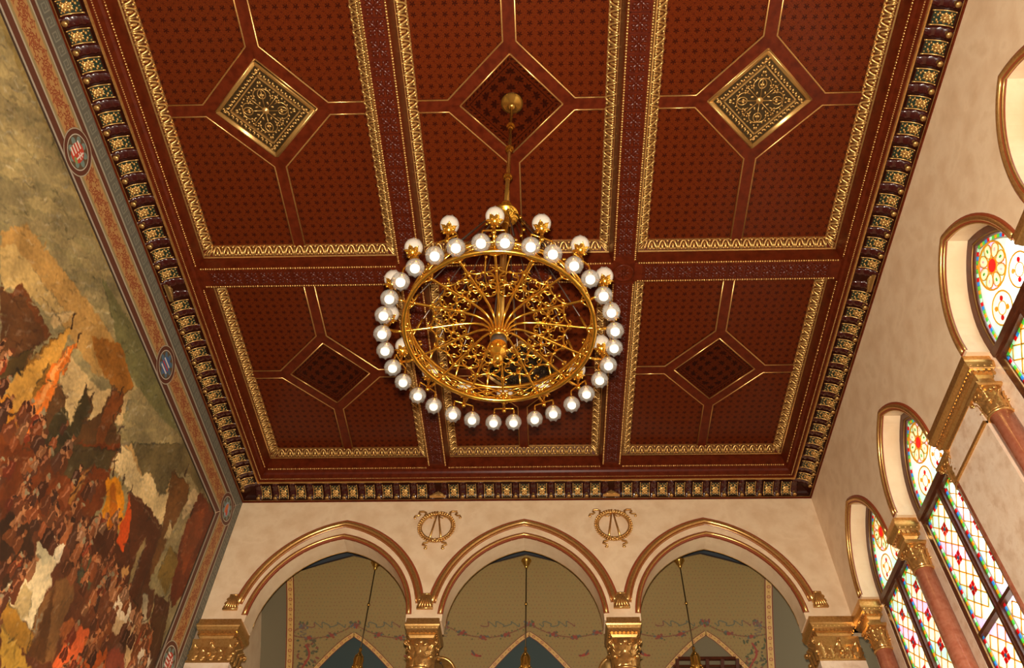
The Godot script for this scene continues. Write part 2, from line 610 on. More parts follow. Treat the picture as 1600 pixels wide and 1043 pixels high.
const SPEARS := [
	["3a2416", [450,734,444,718]],
	["3a2416", [431,730,429,720]],
	["3a2416", [389,706,383,698]],
	["3a2416", [375,709,371,699]],
	["3a2416", [358,737,353,730]],
	["3a2416", [343,753,340,740]],
	["3a2416", [314,723,314,712]],
	["4a2a18", [435,625,449,601]],
	["3a2416", [296,690,288,680]],
	["3a2416", [273,696,268,686]],
	["3a2416", [252,700,251,689]],
	["3a2416", [216,705,212,695]],
	["3a2416", [200,707,199,697]],
	["3a2416", [169,801,169,783]],
	["4a2a18", [322,667,330,611]],
	["3a2416", [119,778,121,760]],
	["5a3a20", [95,672,74,596]],
	["4a2a18", [187,686,175,623]],
	["4a2a18", [166,713,154,628]],
]

# ------------------------------------------------------------------ the shell
func build_shell() -> void:
	var st := new_st()
	box(st, Vector3(0, -0.1, 4.0), Vector3(8.6, 0.2, 15.0))
	tag(obj("floor", st, M.floor_oak), "oak floor of the hall far below", "floor", "", "structure")
	st = new_st()
	box(st, Vector3(-4.15, 4.75, 4.0), Vector3(0.3, 9.5, 15.0))
	tag(obj("wall_left", st, M.plaster_cream), "long left wall that carries the battle mural", "wall", "", "structure")
	st = new_st()
	box(st, Vector3(0, 4.75, ZL + 0.15), Vector3(8.6, 9.5, 0.3))
	tag(obj("wall_front", st, M.plaster_cream), "cream wall behind the viewer", "wall", "", "structure")

# ------------------------------------------------------------------ ceiling
func build_ceiling() -> void:
	var ceil := node("ceiling")
	tag(ceil, "coffered mahogany ceiling with gilt leaf mouldings and diamond panels", "ceiling", "", "structure")
	var st := new_st()
	box(st, Vector3(0, 9.5, ZC), Vector3(8.6, 0.22, ZL + 0.6))
	obj("ceiling_slab", st, M.mahogany_dark, ceil)
	var sec := PackedVector2Array([Vector2(-0.122, 0), Vector2(0.122, 0), Vector2(0.13, 0.01), Vector2(0.166, 0.17), Vector2(0.166, 0.28), Vector2(-0.166, 0.28), Vector2(-0.166, 0.17), Vector2(-0.13, 0.01)])
	var tile := carved_tile()
	for x in [-XB, XB]:
		st = new_st()
		prism(st, sec, ZL - 0.64, Transform3D(Basis(), Vector3(x, YB, 0.32)))
		var b := obj("long_beam", st, M.mahogany, ceil)
		for k in 35:
			var z := 0.55 + k * 0.19
			if absf(z - ZB) > 0.24:
				inst("carved_rosette", tile, b, Transform3D(Basis(), Vector3(x, YB, z)))
	for z in [ZB, 2.0 * ZC - ZB]:
		st = new_st()
		prism(st, sec, 7.34, Transform3D(Basis(Vector3(0, 0, -1), Vector3.UP, Vector3(1, 0, 0)), Vector3(-3.67, YB, z)))
		var b := obj("cross_beam", st, M.mahogany, ceil)
		if z < 5.0:
			for k in 37:
				var x := -3.45 + k * 6.9 / 36.0
				if absf(absf(x) - XB) > 0.3:
					inst("carved_rosette", tile, b, Transform3D(Basis(Vector3(0, 0, -1), Vector3.UP, Vector3(1, 0, 0)), Vector3(x, YB, z)))
			for x in [-XB, XB]:
				st = new_st()
				lathe(st, [[0.0, 0.02], [0.112, 0.02], [0.118, -0.004], [0.108, -0.014], [0.098, -0.006], [0.09, -0.004], [0.0, -0.004]], 28)
				for a in 8:
					ball(st, Vector3(0.05, -0.004, 0).rotated(Vector3.UP, a * TAU / 8), Vector3(0.036, 0.012, 0.014), 6, 4, Basis(Vector3.UP, a * TAU / 8))
				ball(st, Vector3(0, -0.006, 0), Vector3(0.02, 0.016, 0.02))
				obj("boss", st, M.mahogany, b, Transform3D(Basis(), Vector3(x, YB, z)))
	var leaf := frame_leaf()
	for row in 3:
		var zc: float = [1.95, 5.575, 9.2][row]
		var hz: float = [1.4375, 1.645, 1.4375][row]
		for col in 3:
			var xc: float = [-2.502, 0.0, 2.502][col]
			var hx: float = [1.0167, 0.9577, 1.0167][col]
			coffer(ceil, xc, zc, hx, hz, leaf, row < 2, (row + col) % 2 == 1)
	# the three open grilles that fill diamonds
	grille(Vector3(-2.515, YP - 0.03, 5.567), "brass", "gilt scrollwork grille in the ceiling diamond beside the mural")
	grille(Vector3(2.502, YP - 0.03, 5.575), "brass", "gilt scrollwork grille in the ceiling diamond beside the windows")
	grille(Vector3(0.0, YP - 0.03, 1.95), "dimmed", "ceiling grille with dark reflection put in its colour, seen through the chandelier ring")  # same grille model in darker metal: its dark reflection is put into the colour

func carved_tile() -> ArrayMesh:
	# a leafy cross in a square field, cut into the soffit of the beams
	var st := new_st()
	for a in 4:
		var w := PI / 4 + a * PI / 2
		var d := Vector3(cos(w), 0, sin(w))
		ball(st, d * 0.045, Vector3(0.046, 0.02, 0.022), 7, 5, Basis(Vector3.UP, -w))
		for s in [-1, 1]:
			ball(st, (d * 0.062).rotated(Vector3.UP, s * 0.42), Vector3(0.026, 0.018, 0.014), 7, 5, Basis(Vector3.UP, -w + s * 0.7))
		ball(st, d * 0.088, Vector3(0.018, 0.016, 0.018), 7, 5)
		var e := Vector3(cos(a * PI / 2), 0, sin(a * PI / 2))
		box(st, e * 0.092, Vector3(0.008, 0.012, 0.19), Basis(Vector3.UP, -a * PI / 2))
	ball(st, Vector3.ZERO, Vector3(0.022, 0.024, 0.022), 7, 5)
	return mat_mesh([[st, M.mahogany_carved]])

func frame_leaf() -> ArrayMesh:
	# one acanthus arch of the gilt moulding with the pearl beside its tip
	var st := new_st()
	var pts := []
	for i in 11:
		var s := (i - 5) / 5.0
		pts.append(Vector3(s * 0.05, 0.012 + 0.1 * (1.0 - pow(absf(s), 2.2)), 0.012 + 0.014 * (1.0 - absf(s))))
	tube(st, pts, 0.0125, 6)
	for s in [-1, 1]:
		ball(st, Vector3(s * 0.022, 0.022, 0.012), Vector3(0.016, 0.014, 0.016), 7, 5)
	ball(st, Vector3(0, 0.052, 0.008), Vector3(0.018, 0.042, 0.018), 7, 5)
	ball(st, Vector3(0.0595, 0.11, 0.012), Vector3(0.018, 0.018, 0.016), 7, 5)
	tube(st, [Vector3(0.0595, 0.0, 0.006), Vector3(0.0595, 0.09, 0.014)], 0.008, 5, false, 0.012)
	return mat_mesh([[st, M.gold_leaf]])

func coffer(ceil: Node3D, xc: float, zc: float, hx: float, hz: float, leaf: ArrayMesh, rich: bool, has_grille: bool) -> void:
	var c := node("coffer", ceil, Transform3D(Basis(), Vector3(xc, 0, zc)))
	var st := new_st()
	# sloping bed of the leaf moulding with a gilt fillet on either edge
	rect_ring(st, Vector3.ZERO, hx, hz, [[0.0, YP + 0.03], [0.0, YP], [0.097, YL], [0.112, YL], [0.112, YP + 0.03]])
	obj("moulding_bed", st, M.mahogany, c)
	st = new_st()
	rect_ring(st, Vector3.ZERO, hx, hz, [[-0.008, YP], [-0.008, YP - 0.014], [0.006, YP - 0.016], [0.01, YP]])
	rect_ring(st, Vector3.ZERO, hx, hz, [[0.094, YL + 0.006], [0.09, YL - 0.006], [0.104, YL - 0.012], [0.114, YL]])
	obj("gilt_fillet", st, M.gold, c)
	if rich:
		var n1 := int(round(2 * hx / 0.119))
		var n2 := int(round(2 * hz / 0.119))
		var ll := sqrt(0.097 * 0.097 + 0.086 * 0.086)
		for side in 4:
			var n: int = n1 if side % 2 == 0 else n2
			var h: float = hx if side % 2 == 0 else hz
			var out: Vector3 = [Vector3(0, 0, 1), Vector3(1, 0, 0), Vector3(0, 0, -1), Vector3(-1, 0, 0)][side]
			var reach: float = hz if side % 2 == 0 else hx
			var by := (-out * 0.097 + Vector3.UP * 0.086) / ll
			var bz := (-out * 0.086 - Vector3.UP * 0.097) / ll
			var bx := by.cross(bz)
			var step := 2.0 * h / n
			for k in n:
				inst("acanthus_leaf", leaf, c, Transform3D(Basis(bx * step / 0.119, by, bz), out * (reach + 0.097) + Vector3.UP * YL + bx * (-h + (k + 0.5) * step)))
			# a leaf lies in each mitre
			inst("corner_leaf", leaf, c, Transform3D(Basis(bx * 0.7, (by + bx * 0.746) * 1.0, bz), out * (reach + 0.097) + Vector3.UP * YL + bx * (-h - 0.085)))
	# bead and reel along the edge of the beams
	if rich:
		var bead := new_st()
		ball(bead, Vector3.ZERO, Vector3(0.015, 0.013, 0.015), 7, 4)
		var places := []
		var o := 0.148
		for side in 4:
			var h: float = (hx if side % 2 == 0 else hz) + o - 0.05
			var out: Vector3 = [Vector3(0, 0, 1), Vector3(1, 0, 0), Vector3(0, 0, -1), Vector3(-1, 0, 0)][side]
			var reach: float = (hz if side % 2 == 0 else hx) + o
			var al := Vector3(out.z, 0, -out.x)
			var n := int(h * 2 / 0.027)
			for k in n + 1:
				var s := 1.0 if k % 2 == 0 else 0.75
				places.append(Transform3D(Basis.from_scale(Vector3(s, s, s)), out * reach + al * (-h + k * 2 * h / n) + Vector3.UP * (YB - 0.002)))
		scatter("bead_row", mat_mesh([[bead, M.gold]]), places, c)
	# four leather panels between the wooden straps
	for k in 4:
		var sx: float = [1, -1, -1, 1][k]
		var sz: float = [1, 1, -1, -1][k]
		var pts := [Vector2(0.06, hz), Vector2(hx, hz), Vector2(hx, 0.06), Vector2(0.64, 0.06), Vector2(0.06, 0.64)]
		var poly := PackedVector2Array()
		for p in pts:
			poly.append(Vector2(p.x * sx, p.y * sz))
		panel("panel", poly, YP, c, "panel_print", 1.0 / 0.2)
		st = new_st()
		var path := []
		for p in [pts[2] + Vector2(0.0, 0.004), pts[3] + Vector2(0.002, 0.004), pts[4] + Vector2(0.004, 0.002), pts[0] + Vector2(0.004, 0.0)]:
			path.append(Vector3(p.x * sx, YP - 0.024, p.y * sz))
		tube(st, path, 0.009, 6)
		obj("gilt_line", st, M.gold, c)
	# straps: four along the axes, four round the diamond
	for k in 4:
		var b := Basis(Vector3.UP, k * PI / 2)
		var h: float = hz if k % 2 == 0 else hx
		st = new_st()
		box(st, b * Vector3(0, YP - 0.008, (h + 0.6) / 2), Vector3(0.122, 0.036, h - 0.6), b)
		obj("strap", st, M.mahogany, c)
		var d := Basis(Vector3.UP, k * PI / 2 + PI / 4)
		st = new_st()
		var outer := 0.7 * sqrt(0.5)
		var inner := 0.525 * sqrt(0.5)
		prism(st, PackedVector2Array([Vector2(-inner - 0.002, inner), Vector2(inner + 0.002, inner), Vector2(outer, outer), Vector2(-outer, outer)]), 0.036, Transform3D(d * Basis(Vector3(1, 0, 0), Vector3(0, 0, 1), Vector3(0, -1, 0)), Vector3(0, YP + 0.01, 0)))
		obj("diamond_strap", st, M.mahogany, c)
	st = new_st()
	var dia := []
	for k in 4:
		dia.append(Vector3(0, YP - 0.024, 0.522).rotated(Vector3.UP, k * PI / 2))
	for k in 4:
		tube(st, [dia[k], dia[(k + 1) % 4]], 0.009, 6)
	obj("diamond_line", st, M.gold, c)
	if not has_grille:
		panel("diamond_panel", PackedVector2Array([Vector2(0, 0.525), Vector2(0.525, 0), Vector2(0, -0.525), Vector2(-0.525, 0)]), YP, c, "diamond_print", 0.0)

func panel(called: String, poly: PackedVector2Array, y: float, parent: Node, m: String, scale: float) -> void:
	# a board whose underside carries the print
	var st := new_st()
	var idx := Geometry2D.triangulate_polygon(poly)
	var t := PackedVector3Array()
	var uv := PackedVector2Array()
	for i in idx:
		var p := poly[i]
		t.append(Vector3(p.x, y, p.y))
		if scale > 0.0:
			uv.append(p * scale)
		else:
			var w := p.rotated(PI / 4) / (2 * 0.525 * sqrt(0.5)) + Vector2(0.5, 0.5)
			uv.append(w)
	face(st, t, Vector3.DOWN, -1, uv)
	for i in poly.size():
		var a := poly[i]
		var b := poly[(i + 1) % poly.size()]
		var w := PackedVector3Array()
		q(w, Vector3(a.x, y, a.y), Vector3(b.x, y, b.y), Vector3(b.x, y + 0.02, b.y), Vector3(a.x, y + 0.02, a.y))
		var mid := (a + b) / 2
		var e := (b - a).orthogonal()
		face(st, w, Vector3(e.x, 0, e.y) * (1.0 if e.dot(mid) > 0 else -1.0), -1, PackedVector2Array([Vector2.ZERO, Vector2.ZERO, Vector2.ZERO, Vector2.ZERO, Vector2.ZERO, Vector2.ZERO]))
	obj(called, st, M[m], parent)

func grille(at: Vector3, metal: String, label: String) -> void:
	# local: pattern in the xy plane, z looks down into the hall
	var gilt: StandardMaterial3D = M.gold_leaf if metal == "brass" else M.bronze_dark
	var bed: StandardMaterial3D = M.bronze_dark if metal == "brass" else M.line_dark
	var b := Basis(Vector3(1, 0, 0), Vector3(0, 0, 1), Vector3(0, -1, 0)) * Basis(Vector3(0, 0, 1), PI / 4)
	var g := node("ceiling_grille", self, Transform3D(b, at))
	tag(g, label, "grille")
	var h := 0.355
	var st := new_st()
	box(st, Vector3(0, 0, -0.012), Vector3(0.71, 0.71, 0.016))
	obj("backing", st, bed, g)
	for k in 4:
		st = new_st()
		var r := Transform3D(Basis(Vector3(0, 0, 1), k * PI / 2), Vector3.ZERO)
		sweep(st, [r * Transform3D(Basis(Vector3(0, 1, 0), Vector3(0, 0, 1), Vector3(1, 0, 0)), Vector3(-h, h, 0)), r * Transform3D(Basis(Vector3(0, 1, 0), Vector3(0, 0, 1), Vector3(1, 0, 0)), Vector3(h, h, 0))], [[-0.03, -0.004], [-0.022, 0.008], [-0.006, 0.012], [0.004, 0.022], [0.014, 0.018], [0.016, -0.01]], 0)
		obj("frame_side", st, gilt if metal == "brass" else M.gold_dull, g)
		st = new_st()
		box(st, r * Vector3(0, 0.255, 0.006), Vector3(0.52, 0.014, 0.012), r.basis)
		for i in 13:
			var x := -0.3 + i * 0.05
			ball(st, r * Vector3(x, 0.292, 0.004), Vector3(0.012, 0.02, 0.012), 6, 4, r.basis * Basis(Vector3(0, 0, 1), 0.4))
			ball(st, r * Vector3(x + 0.02, 0.282, 0.004), Vector3(0.01, 0.014, 0.01), 6, 4, r.basis * Basis(Vector3(0, 0, 1), -0.6))
		stuff(obj("leaf_border", st, gilt, g))
		# scrollwork of one quarter
		st = new_st()
		for s in [-1, 1]:
			var pts := []
			for i in 17:
				var a: float = i / 16.0 * TAU * 0.95
				var rr := 0.085 * (1.0 - 0.62 * i / 16.0)
				pts.append(r * Vector3(s * (0.11 - rr * cos(a)), 0.125 + rr * sin(a), 0.006))
			tube(st, pts, 0.006, 5)
			for i in 7:
				var a := i * TAU / 7
				ball(st, r * Vector3(s * (0.11 + 0.095 * cos(a)), 0.125 + 0.095 * sin(a), 0.006), Vector3(0.014, 0.01, 0.009), 6, 4, r.basis * Basis(Vector3(0, 0, 1), a * s))
			ball(st, r * Vector3(s * 0.11, 0.125, 0.008), Vector3(0.016, 0.016, 0.012), 6, 4)
			ball(st, r * Vector3(s * 0.2, 0.215, 0.006), Vector3(0.02, 0.012, 0.01), 6, 4, r.basis * Basis(Vector3(0, 0, 1), s * 0.8))
			ball(st, r * Vector3(s * 0.05, 0.225, 0.006), Vector3(0.016, 0.011, 0.01), 6, 4, r.basis * Basis(Vector3(0, 0, 1), s * -0.6))
		tube(st, [r * Vector3(0, 0.02, 0.004), r * Vector3(0, 0.24, 0.004)], 0.005, 4)
		for i in 4:
			ball(st, r * Vector3((i - 1.5) * 0.024, 0.19 + 0.012 * (1 if i == 1 or i == 2 else 0), 0.008), Vector3(0.011, 0.011, 0.01), 6, 4)
		tube(st, [r * Vector3(0.02, 0.02, 0.004), r * Vector3(0.17, 0.17, 0.004)], 0.005, 4)
		stuff(obj("scrollwork", st, gilt, g))
	st = new_st()
	lathe(st, [[0.0, 0.024], [0.012, 0.022], [0.02, 0.014], [0.034, 0.01], [0.04, 0.0]], 12, Transform3D(Basis(Vector3(1, 0, 0), PI / 2), Vector3.ZERO))
	obj("rosette", st, gilt, g)

# ------------------------------------------------------------------ cornice
func cove(t: float, lift := 0.0) -> Vector3:
	# a point of the hollow cove in wall axes (y up, z into the hall); lift stands it proud
	var a := t * PI / 2
	return Vector3(0, 8.812 + 0.133 * sin(a) - lift * sin(a), 0.012 + 0.223 * (1.0 - cos(a)) + lift * cos(a))

func build_cornice() -> void:
	var tr := node("trim_1")
	tag(tr, "gilt and mahogany cornice round the top of the walls", "cornice", "", "structure")
	var c := Vector3(0, 0, ZC)
	var st := new_st()
	rect_ring(st, c, XW, ZC, [[0.0, YR], [-0.014, YR], [-0.018, YR + 0.016], [-0.013, 8.815], [0.0, 8.815]])
	obj("rail", st, M.mahogany, tr)
	st = new_st()
	rect_ring(st, c, XW, ZC, [[-0.012, 8.808], [-0.021, 8.809], [-0.021, 8.816], [-0.012, 8.819]])
	rect_ring(st, c, XW, ZC, [[-0.226, 8.952], [-0.232, 8.938], [-0.246, 8.938], [-0.252, 8.952]])
	obj("gilt_line", st, M.gold, tr)
	var prof := []
	for i in 9:
		var p := cove(i / 8.0)
		prof.append([-p.z, p.y])
	prof.append([-0.235, 9.2])
	prof.append([0.0, 9.2])
	prof.append([0.0, 8.812])
	st = new_st()
	rect_ring(st, c, XW, ZC, prof)
	obj("cove", st, M.mahogany_dark, tr)
	st = new_st()
	rect_ring(st, c, XW, ZC, [[-0.2, 8.952], [-0.262, 8.952], [-0.268, 8.98], [-0.285, 8.99], [-0.305, 9.04], [-0.325, 9.06], [-0.34, YB], [-0.376, YL], [-0.376, 9.38], [-0.2, 9.38]])
	obj("fascia", st, M.mahogany, tr)
	# pearls along the fascia
	var pearl := new_st()
	ball(pearl, Vector3.ZERO, Vector3(0.0085, 0.0085, 0.0085), 6, 4)
	var pm := mat_mesh([[pearl, M.gold_leaf]])
	for side in ["back", "left", "right"]:
		var xf := wall_side(side)
		var places := []
		var n: int = 340 if side == "back" else 330
		for k in n:
			var s: float = (-3.72 + k * 7.44 / (n - 1)) if side == "back" else (0.28 + k * 0.0218)
			places.append(xf * Vector3(s if side != "left" else -s, 8.984, 0.277))
		scatter("pearl_row", pm, places, tr)
	# modillions: gilt cartouches, dark leaves with gilt finials, palmettes under the beams
	var cart := cartouche_mesh()
	var dark := dark_leaf_mesh()
	var fin := finial_mesh()
	var palm := palmette_mesh()
	var runs := {"back": [], "left": [], "right": []}
	for k in 9:
		runs.back.append(-0.9955 + k * 0.2489)
	for k in 10:
		for s in [-1, 1]:
			runs.back.append(s * (1.4415 + k * 0.2455))
	for side in ["left", "right"]:
		for k in 14:
			runs[side].append(3.426 - k * 0.2372)
		for k in 14:
			runs[side].append(3.872 + k * 0.2621)
	for side in runs:
		var xf := wall_side(side)
		for s in runs[side]:
			var x: float = s if side != "left" else -s
			inst("cartouche", cart, tr, xf * Transform3D(Basis(), Vector3(x, 0, 0)))
		# leaves between neighbours and at the ends
		var sorted: Array = runs[side].duplicate()
		sorted.sort()
		var gaps := []
		for i in sorted.size() - 1:
			if sorted[i + 1] - sorted[i] < 0.35:
				gaps.append((sorted[i] + sorted[i + 1]) / 2)
		gaps.append(sorted[0] - 0.118)
		if side == "back":
			gaps.append(sorted[-1] + 0.118)
		for s in gaps:
			var x: float = s if side != "left" else -s
			inst("dark_leaf", dark, tr, xf * Transform3D(Basis(), Vector3(x, 0, 0)))
			inst("finial", fin, tr, xf * Transform3D(Basis(), Vector3(x, -0.02, -0.018)))
		for s in ([-XB, XB] if side == "back" else [ZB]):
			var x: float = s if side != "left" else -s
			inst("palmette", palm, tr, xf * Transform3D(Basis(), Vector3(x, -0.02, -0.012)))
			for e in [-0.085, 0.085]:
				inst("dark_leaf", dark, tr, xf * Transform3D(Basis(), Vector3(x + e, 0, 0)))

func cartouche_mesh() -> ArrayMesh:
	var body := new_st()
	var gold := new_st()
	var green := new_st()
	var hw := 0.068
	# the strap itself
	var rings := []
	for i in 8:
		var t := 0.04 + 0.9 * i / 7.0
		var a := cove(t, 0.028)
		var b := cove(t, 0.0)
		rings.append(PackedVector3Array([a + Vector3(-hw, 0, 0), a + Vector3(hw, 0, 0), b + Vector3(hw, 0, 0), b + Vector3(-hw, 0, 0)]))
	ring_loft(body, rings, -1)
	rings = []
	for i in 8:
		var t := 0.1 + 0.8 * i / 7.0
		var a := cove(t, 0.03)
		var b := cove(t, 0.02)
		rings.append(PackedVector3Array([a + Vector3(-hw + 0.012, 0, 0), a + Vector3(hw - 0.012, 0, 0), b + Vector3(hw - 0.012, 0, 0), b + Vector3(-hw + 0.012, 0, 0)]))
	ring_loft(green, rings, -1)
	for s in [-1, 1]:
		var pts := []
		for i in 9:
			pts.append(cove(0.03 + 0.92 * i / 8.0, 0.031) + Vector3(s * (hw - 0.005), 0, 0))
		tube(gold, pts, 0.0065, 5)
	# gilt rosette with leaf sprays and studs
	var mid := cove(0.52, 0.034)
	var nrm := Vector3(0, -sin(0.52 * PI / 2), cos(0.52 * PI / 2))
	var bb := Basis(Vector3(1, 0, 0), nrm.cross(Vector3(1, 0, 0)), nrm)
	ball(gold, mid, Vector3(0.04, 0.062, 0.009), 10, 5, bb)
	ball(gold, mid, Vector3(0.022, 0.022, 0.022), 8, 5, bb)
	for a in 8:
		var w := a * TAU / 8
		ball(gold, mid + bb * Vector3(cos(w) * 0.032, sin(w) * 0.042, 0), Vector3(0.022, 0.014, 0.013), 6, 4, bb * Basis(Vector3(0, 0, 1), w))
	for s in [-1, 1]:
		for t in [0.16, 0.86]:
			ball(gold, cove(t, 0.033) + Vector3(s * 0.04, 0, 0), Vector3(0.009, 0.009, 0.009), 6, 4)
			ball(gold, cove(t + (0.09 if t < 0.5 else -0.09), 0.033) + Vector3(s * 0.022, 0, 0), Vector3(0.017, 0.013, 0.011), 6, 4)
		ball(gold, cove(0.32, 0.033) + Vector3(s * 0.04, 0, 0), Vector3(0.014, 0.012, 0.009), 6, 4)
		ball(gold, cove(0.72, 0.033) + Vector3(s * 0.04, 0, 0), Vector3(0.014, 0.012, 0.009), 6, 4)
	for t in [0.16, 0.86]:
		ball(gold, cove(t, 0.033), Vector3(0.008, 0.008, 0.008), 6, 4)
	return mat_mesh([[body, M.mahogany_dark], [green, M.enamel_green], [gold, M.gold_leaf]])

func dark_leaf_mesh() -> ArrayMesh:
	# a fluted leaf that swells out of the cove, with side lobes and a rolled tip
	var st := new_st()
	var rings := []
	for i in 13:
		var t := 0.05 + 0.93 * i / 12.0
		var w := 0.032 + 0.016 * sin(t * PI) + (0.01 if i % 3 == 1 else 0.0)
		var lift := 0.004 + 0.013 * sin(t * PI * 0.9) + (0.016 if i == 10 else (0.01 if i == 5 else 0.0))
		var ring := PackedVector3Array()
		for j in 7:
			var s := (j - 3) / 3.0
			ring.append(cove(t, lift * (1.0 - 0.7 * s * s) + (0.006 if j % 2 == 1 else -0.003)) + Vector3(s * w, 0, 0))
		ring.append(cove(t, -0.005) + Vector3(w, 0, 0))
		ring.append(cove(t, -0.005) + Vector3(-w, 0, 0))
		rings.append(ring)
	ring_loft(st, rings, 0)
	return mat_mesh([[st, M.carved_purple]])

func finial_mesh() -> ArrayMesh:
	var st := new_st()
	lathe(st, [[0.0, 8.836], [0.027, 8.836], [0.028, 8.848], [0.02, 8.853], [0.021, 8.874], [0.012, 8.882], [0.018, 8.893], [0.018, 8.905], [0.011, 8.916], [0.0, 8.92]], 10, Transform3D(Basis(), Vector3(0, 0, 0.07)))
	return mat_mesh([[st, M.gold_leaf]])

func palmette_mesh() -> ArrayMesh:
	# a stepped gilt shell standing on the rail under the end of a beam
	var st := new_st()
	var out := PackedVector2Array([Vector2(-0.115, 8.836), Vector2(0.115, 8.836), Vector2(0.1, 8.85), Vector2(0.075, 8.86), Vector2(0.065, 8.88), Vector2(0.045, 8.89), Vector2(0.03, 8.905), Vector2(0, 8.915), Vector2(-0.03, 8.905), Vector2(-0.045, 8.89), Vector2(-0.065, 8.88), Vector2(-0.075, 8.86), Vector2(-0.1, 8.85)])
	prism(st, out, 0.03, Transform3D(Basis(), Vector3(0, 0, 0.068)))
	for k in 7:
		var a := PI * (k + 0.5) / 7
		ball(st, Vector3(-cos(a) * 0.06, 8.845 + sin(a) * 0.035, 0.1), Vector3(0.034, 0.009, 0.008), 6, 4, Basis(Vector3(0, 0, 1), PI - a))
	box(st, Vector3(0, 8.841, 0.08), Vector3(0.23, 0.01, 0.045))
	ball(st, Vector3(0, 8.912, 0.09), Vector3(0.016, 0.014, 0.014), 6, 4)
	return mat_mesh([[st, M.gold_leaf]])

# ------------------------------------------------------------------ far wall with its arcade
const BAYS := [-2.443, 0.0, 2.443]

func build_back_wall() -> void:
	var wall := node("wall_back")
	tag(wall, "cream far wall with three pointed arches under gilt mouldings", "wall", "", "structure")
	var poly := PackedVector2Array([Vector2(-4.3, 9.4), Vector2(-4.3, 6.94)])
	for x in BAYS:
		poly.append(Vector2(x - 0.998, 6.94))
		for p in arch_pts(0.237, 1.235, 6.97, 14):
			poly.append(p + Vector2(x, 0))
		poly.append(Vector2(x + 0.998, 6.94))
	poly.append(Vector2(4.3, 6.94))
	poly.append(Vector2(4.3, 9.4))
	var st := new_st()
	prism(st, poly, 0.31, Transform3D(Basis(), Vector3(0, 0, -0.31)))
	obj("arcade_wall", st, M.plaster_cream, wall)
	for x in BAYS:
		st = new_st()
		sweep(st, arch_frames(0.31, 1.475, 6.97, 18, x, 0.0, 0.0, 0.15), [[-0.056, -0.01], [-0.056, 0.008], [-0.046, 0.016], [0.044, 0.022], [0.056, 0.012], [0.056, -0.01]])
		var o := obj("arch_moulding", st, M.moulding_brown, wall)
		st = new_st()
		sweep(st, arch_frames(0.31, 1.475, 6.97, 18, x, 0.0, 0.0, 0.15), [[-0.032, 0.01], [-0.03, 0.024], [-0.02, 0.036], [-0.004, 0.042], [0.012, 0.04], [0.024, 0.03], [0.03, 0.016]], 0)
		sweep(st, arch_frames(0.31, 1.475, 6.97, 18, x, 0.0, 0.0, 0.15), [[-0.052, 0.008], [-0.052, 0.018], [-0.042, 0.022], [-0.04, 0.01]], 0)
		obj("gilt_roll", st, M.gold, o)
		st = new_st()
		sweep(st, arch_frames(0.237, 1.266, 6.97, 18, x, 0.0, 0.0, 0.05), [[-0.032, -0.03], [-0.034, 0.004], [-0.026, 0.014], [0.024, 0.016], [0.034, 0.006], [0.034, -0.03]])
		o = obj("arris_moulding", st, M.moulding_brown, wall)
		st = new_st()
		sweep(st, arch_frames(0.237, 1.266, 6.97, 18, x, 0.0, 0.0, 0.05), [[-0.022, 0.008], [-0.018, 0.024], [-0.004, 0.032], [0.01, 0.028], [0.018, 0.012]], 0)
		obj("gilt_roll", st, M.gold, o)
		st = new_st()
		sweep(st, arch_frames(0.237, 1.236, 6.97, 18, x, -0.31, 0.0, 0.05), [[-0.006, -0.004], [-0.008, 0.008], [0.002, 0.012], [0.006, -0.004]], 0)
		obj("back_arris", st, M.gold_dull, wall)
	var leafy := PackedVector2Array()
	for p in [[0.0, 7.3], [0.05, 7.295], [0.062, 7.275], [0.056, 7.26], [0.082, 7.245], [0.088, 7.225], [0.07, 7.21], [0.095, 7.19], [0.1, 7.165], [0.075, 7.155], [0.1, 7.135], [0.102, 7.09]]:
		leafy.append(Vector2(p[0], p[1]))
	for i in range(leafy.size() - 1, 0, -1):
		leafy.append(Vector2(-leafy[i].x, leafy[i].y))
	for x in [-3.66, -1.2215, 1.2215, 3.66]:
		var k := 1.0 if absf(x) < 2 else 0.88
		st = new_st()
		prism(st, leafy, 0.034, Transform3D(Basis.from_scale(Vector3(k, 1, 1)), Vector3(x, 0, 0.008)))
		var o := obj("leaf_terminal", st, M.gold, wall)
		for s in [-2, -1, 0, 1, 2]:
			st = new_st()
			tube(st, [Vector3(x + s * 0.008, 7.28, 0.042), Vector3(x + s * 0.022 * k, 7.2, 0.05), Vector3(x + s * 0.036 * k, 7.105, 0.046)], 0.011, 6, false, 0.014)
			obj("leaf_rib", st, M.gold, o)
		st = new_st()
		tube(st, [Vector3(x - 0.1 * k, 7.095, 0.04), Vector3(x + 0.1 * k, 7.095, 0.04)], 0.016, 7)
		obj("lower_lip", st, M.gold, o)
		st = new_st()
		tube(st, [Vector3(x - 0.055 * k, 7.292, 0.036), Vector3(x + 0.055 * k, 7.292, 0.036)], 0.014, 7)
		obj("upper_lip", st, M.gold, o)
	for x in [-XB, XB]:
		arcade_column(x)
	for s in [-1, 1]:
		corner_pilaster(s)

func abacus_steps(hx: float, hz: float) -> Array:
	var out := []
	for e in [[-0.066, 6.685], [-0.066, 6.705], [-0.072, 6.71], [-0.055, 6.735], [-0.055, 6.755], [-0.04, 6.758], [-0.04, 6.785], [-0.02, 6.8], [-0.008, 6.835], [0.0, 6.85], [0.0, 6.872], [-0.012, 6.878], [-0.014, 6.94]]:
		out.append([hx + e[0], hz + e[0], e[1]])
	return out

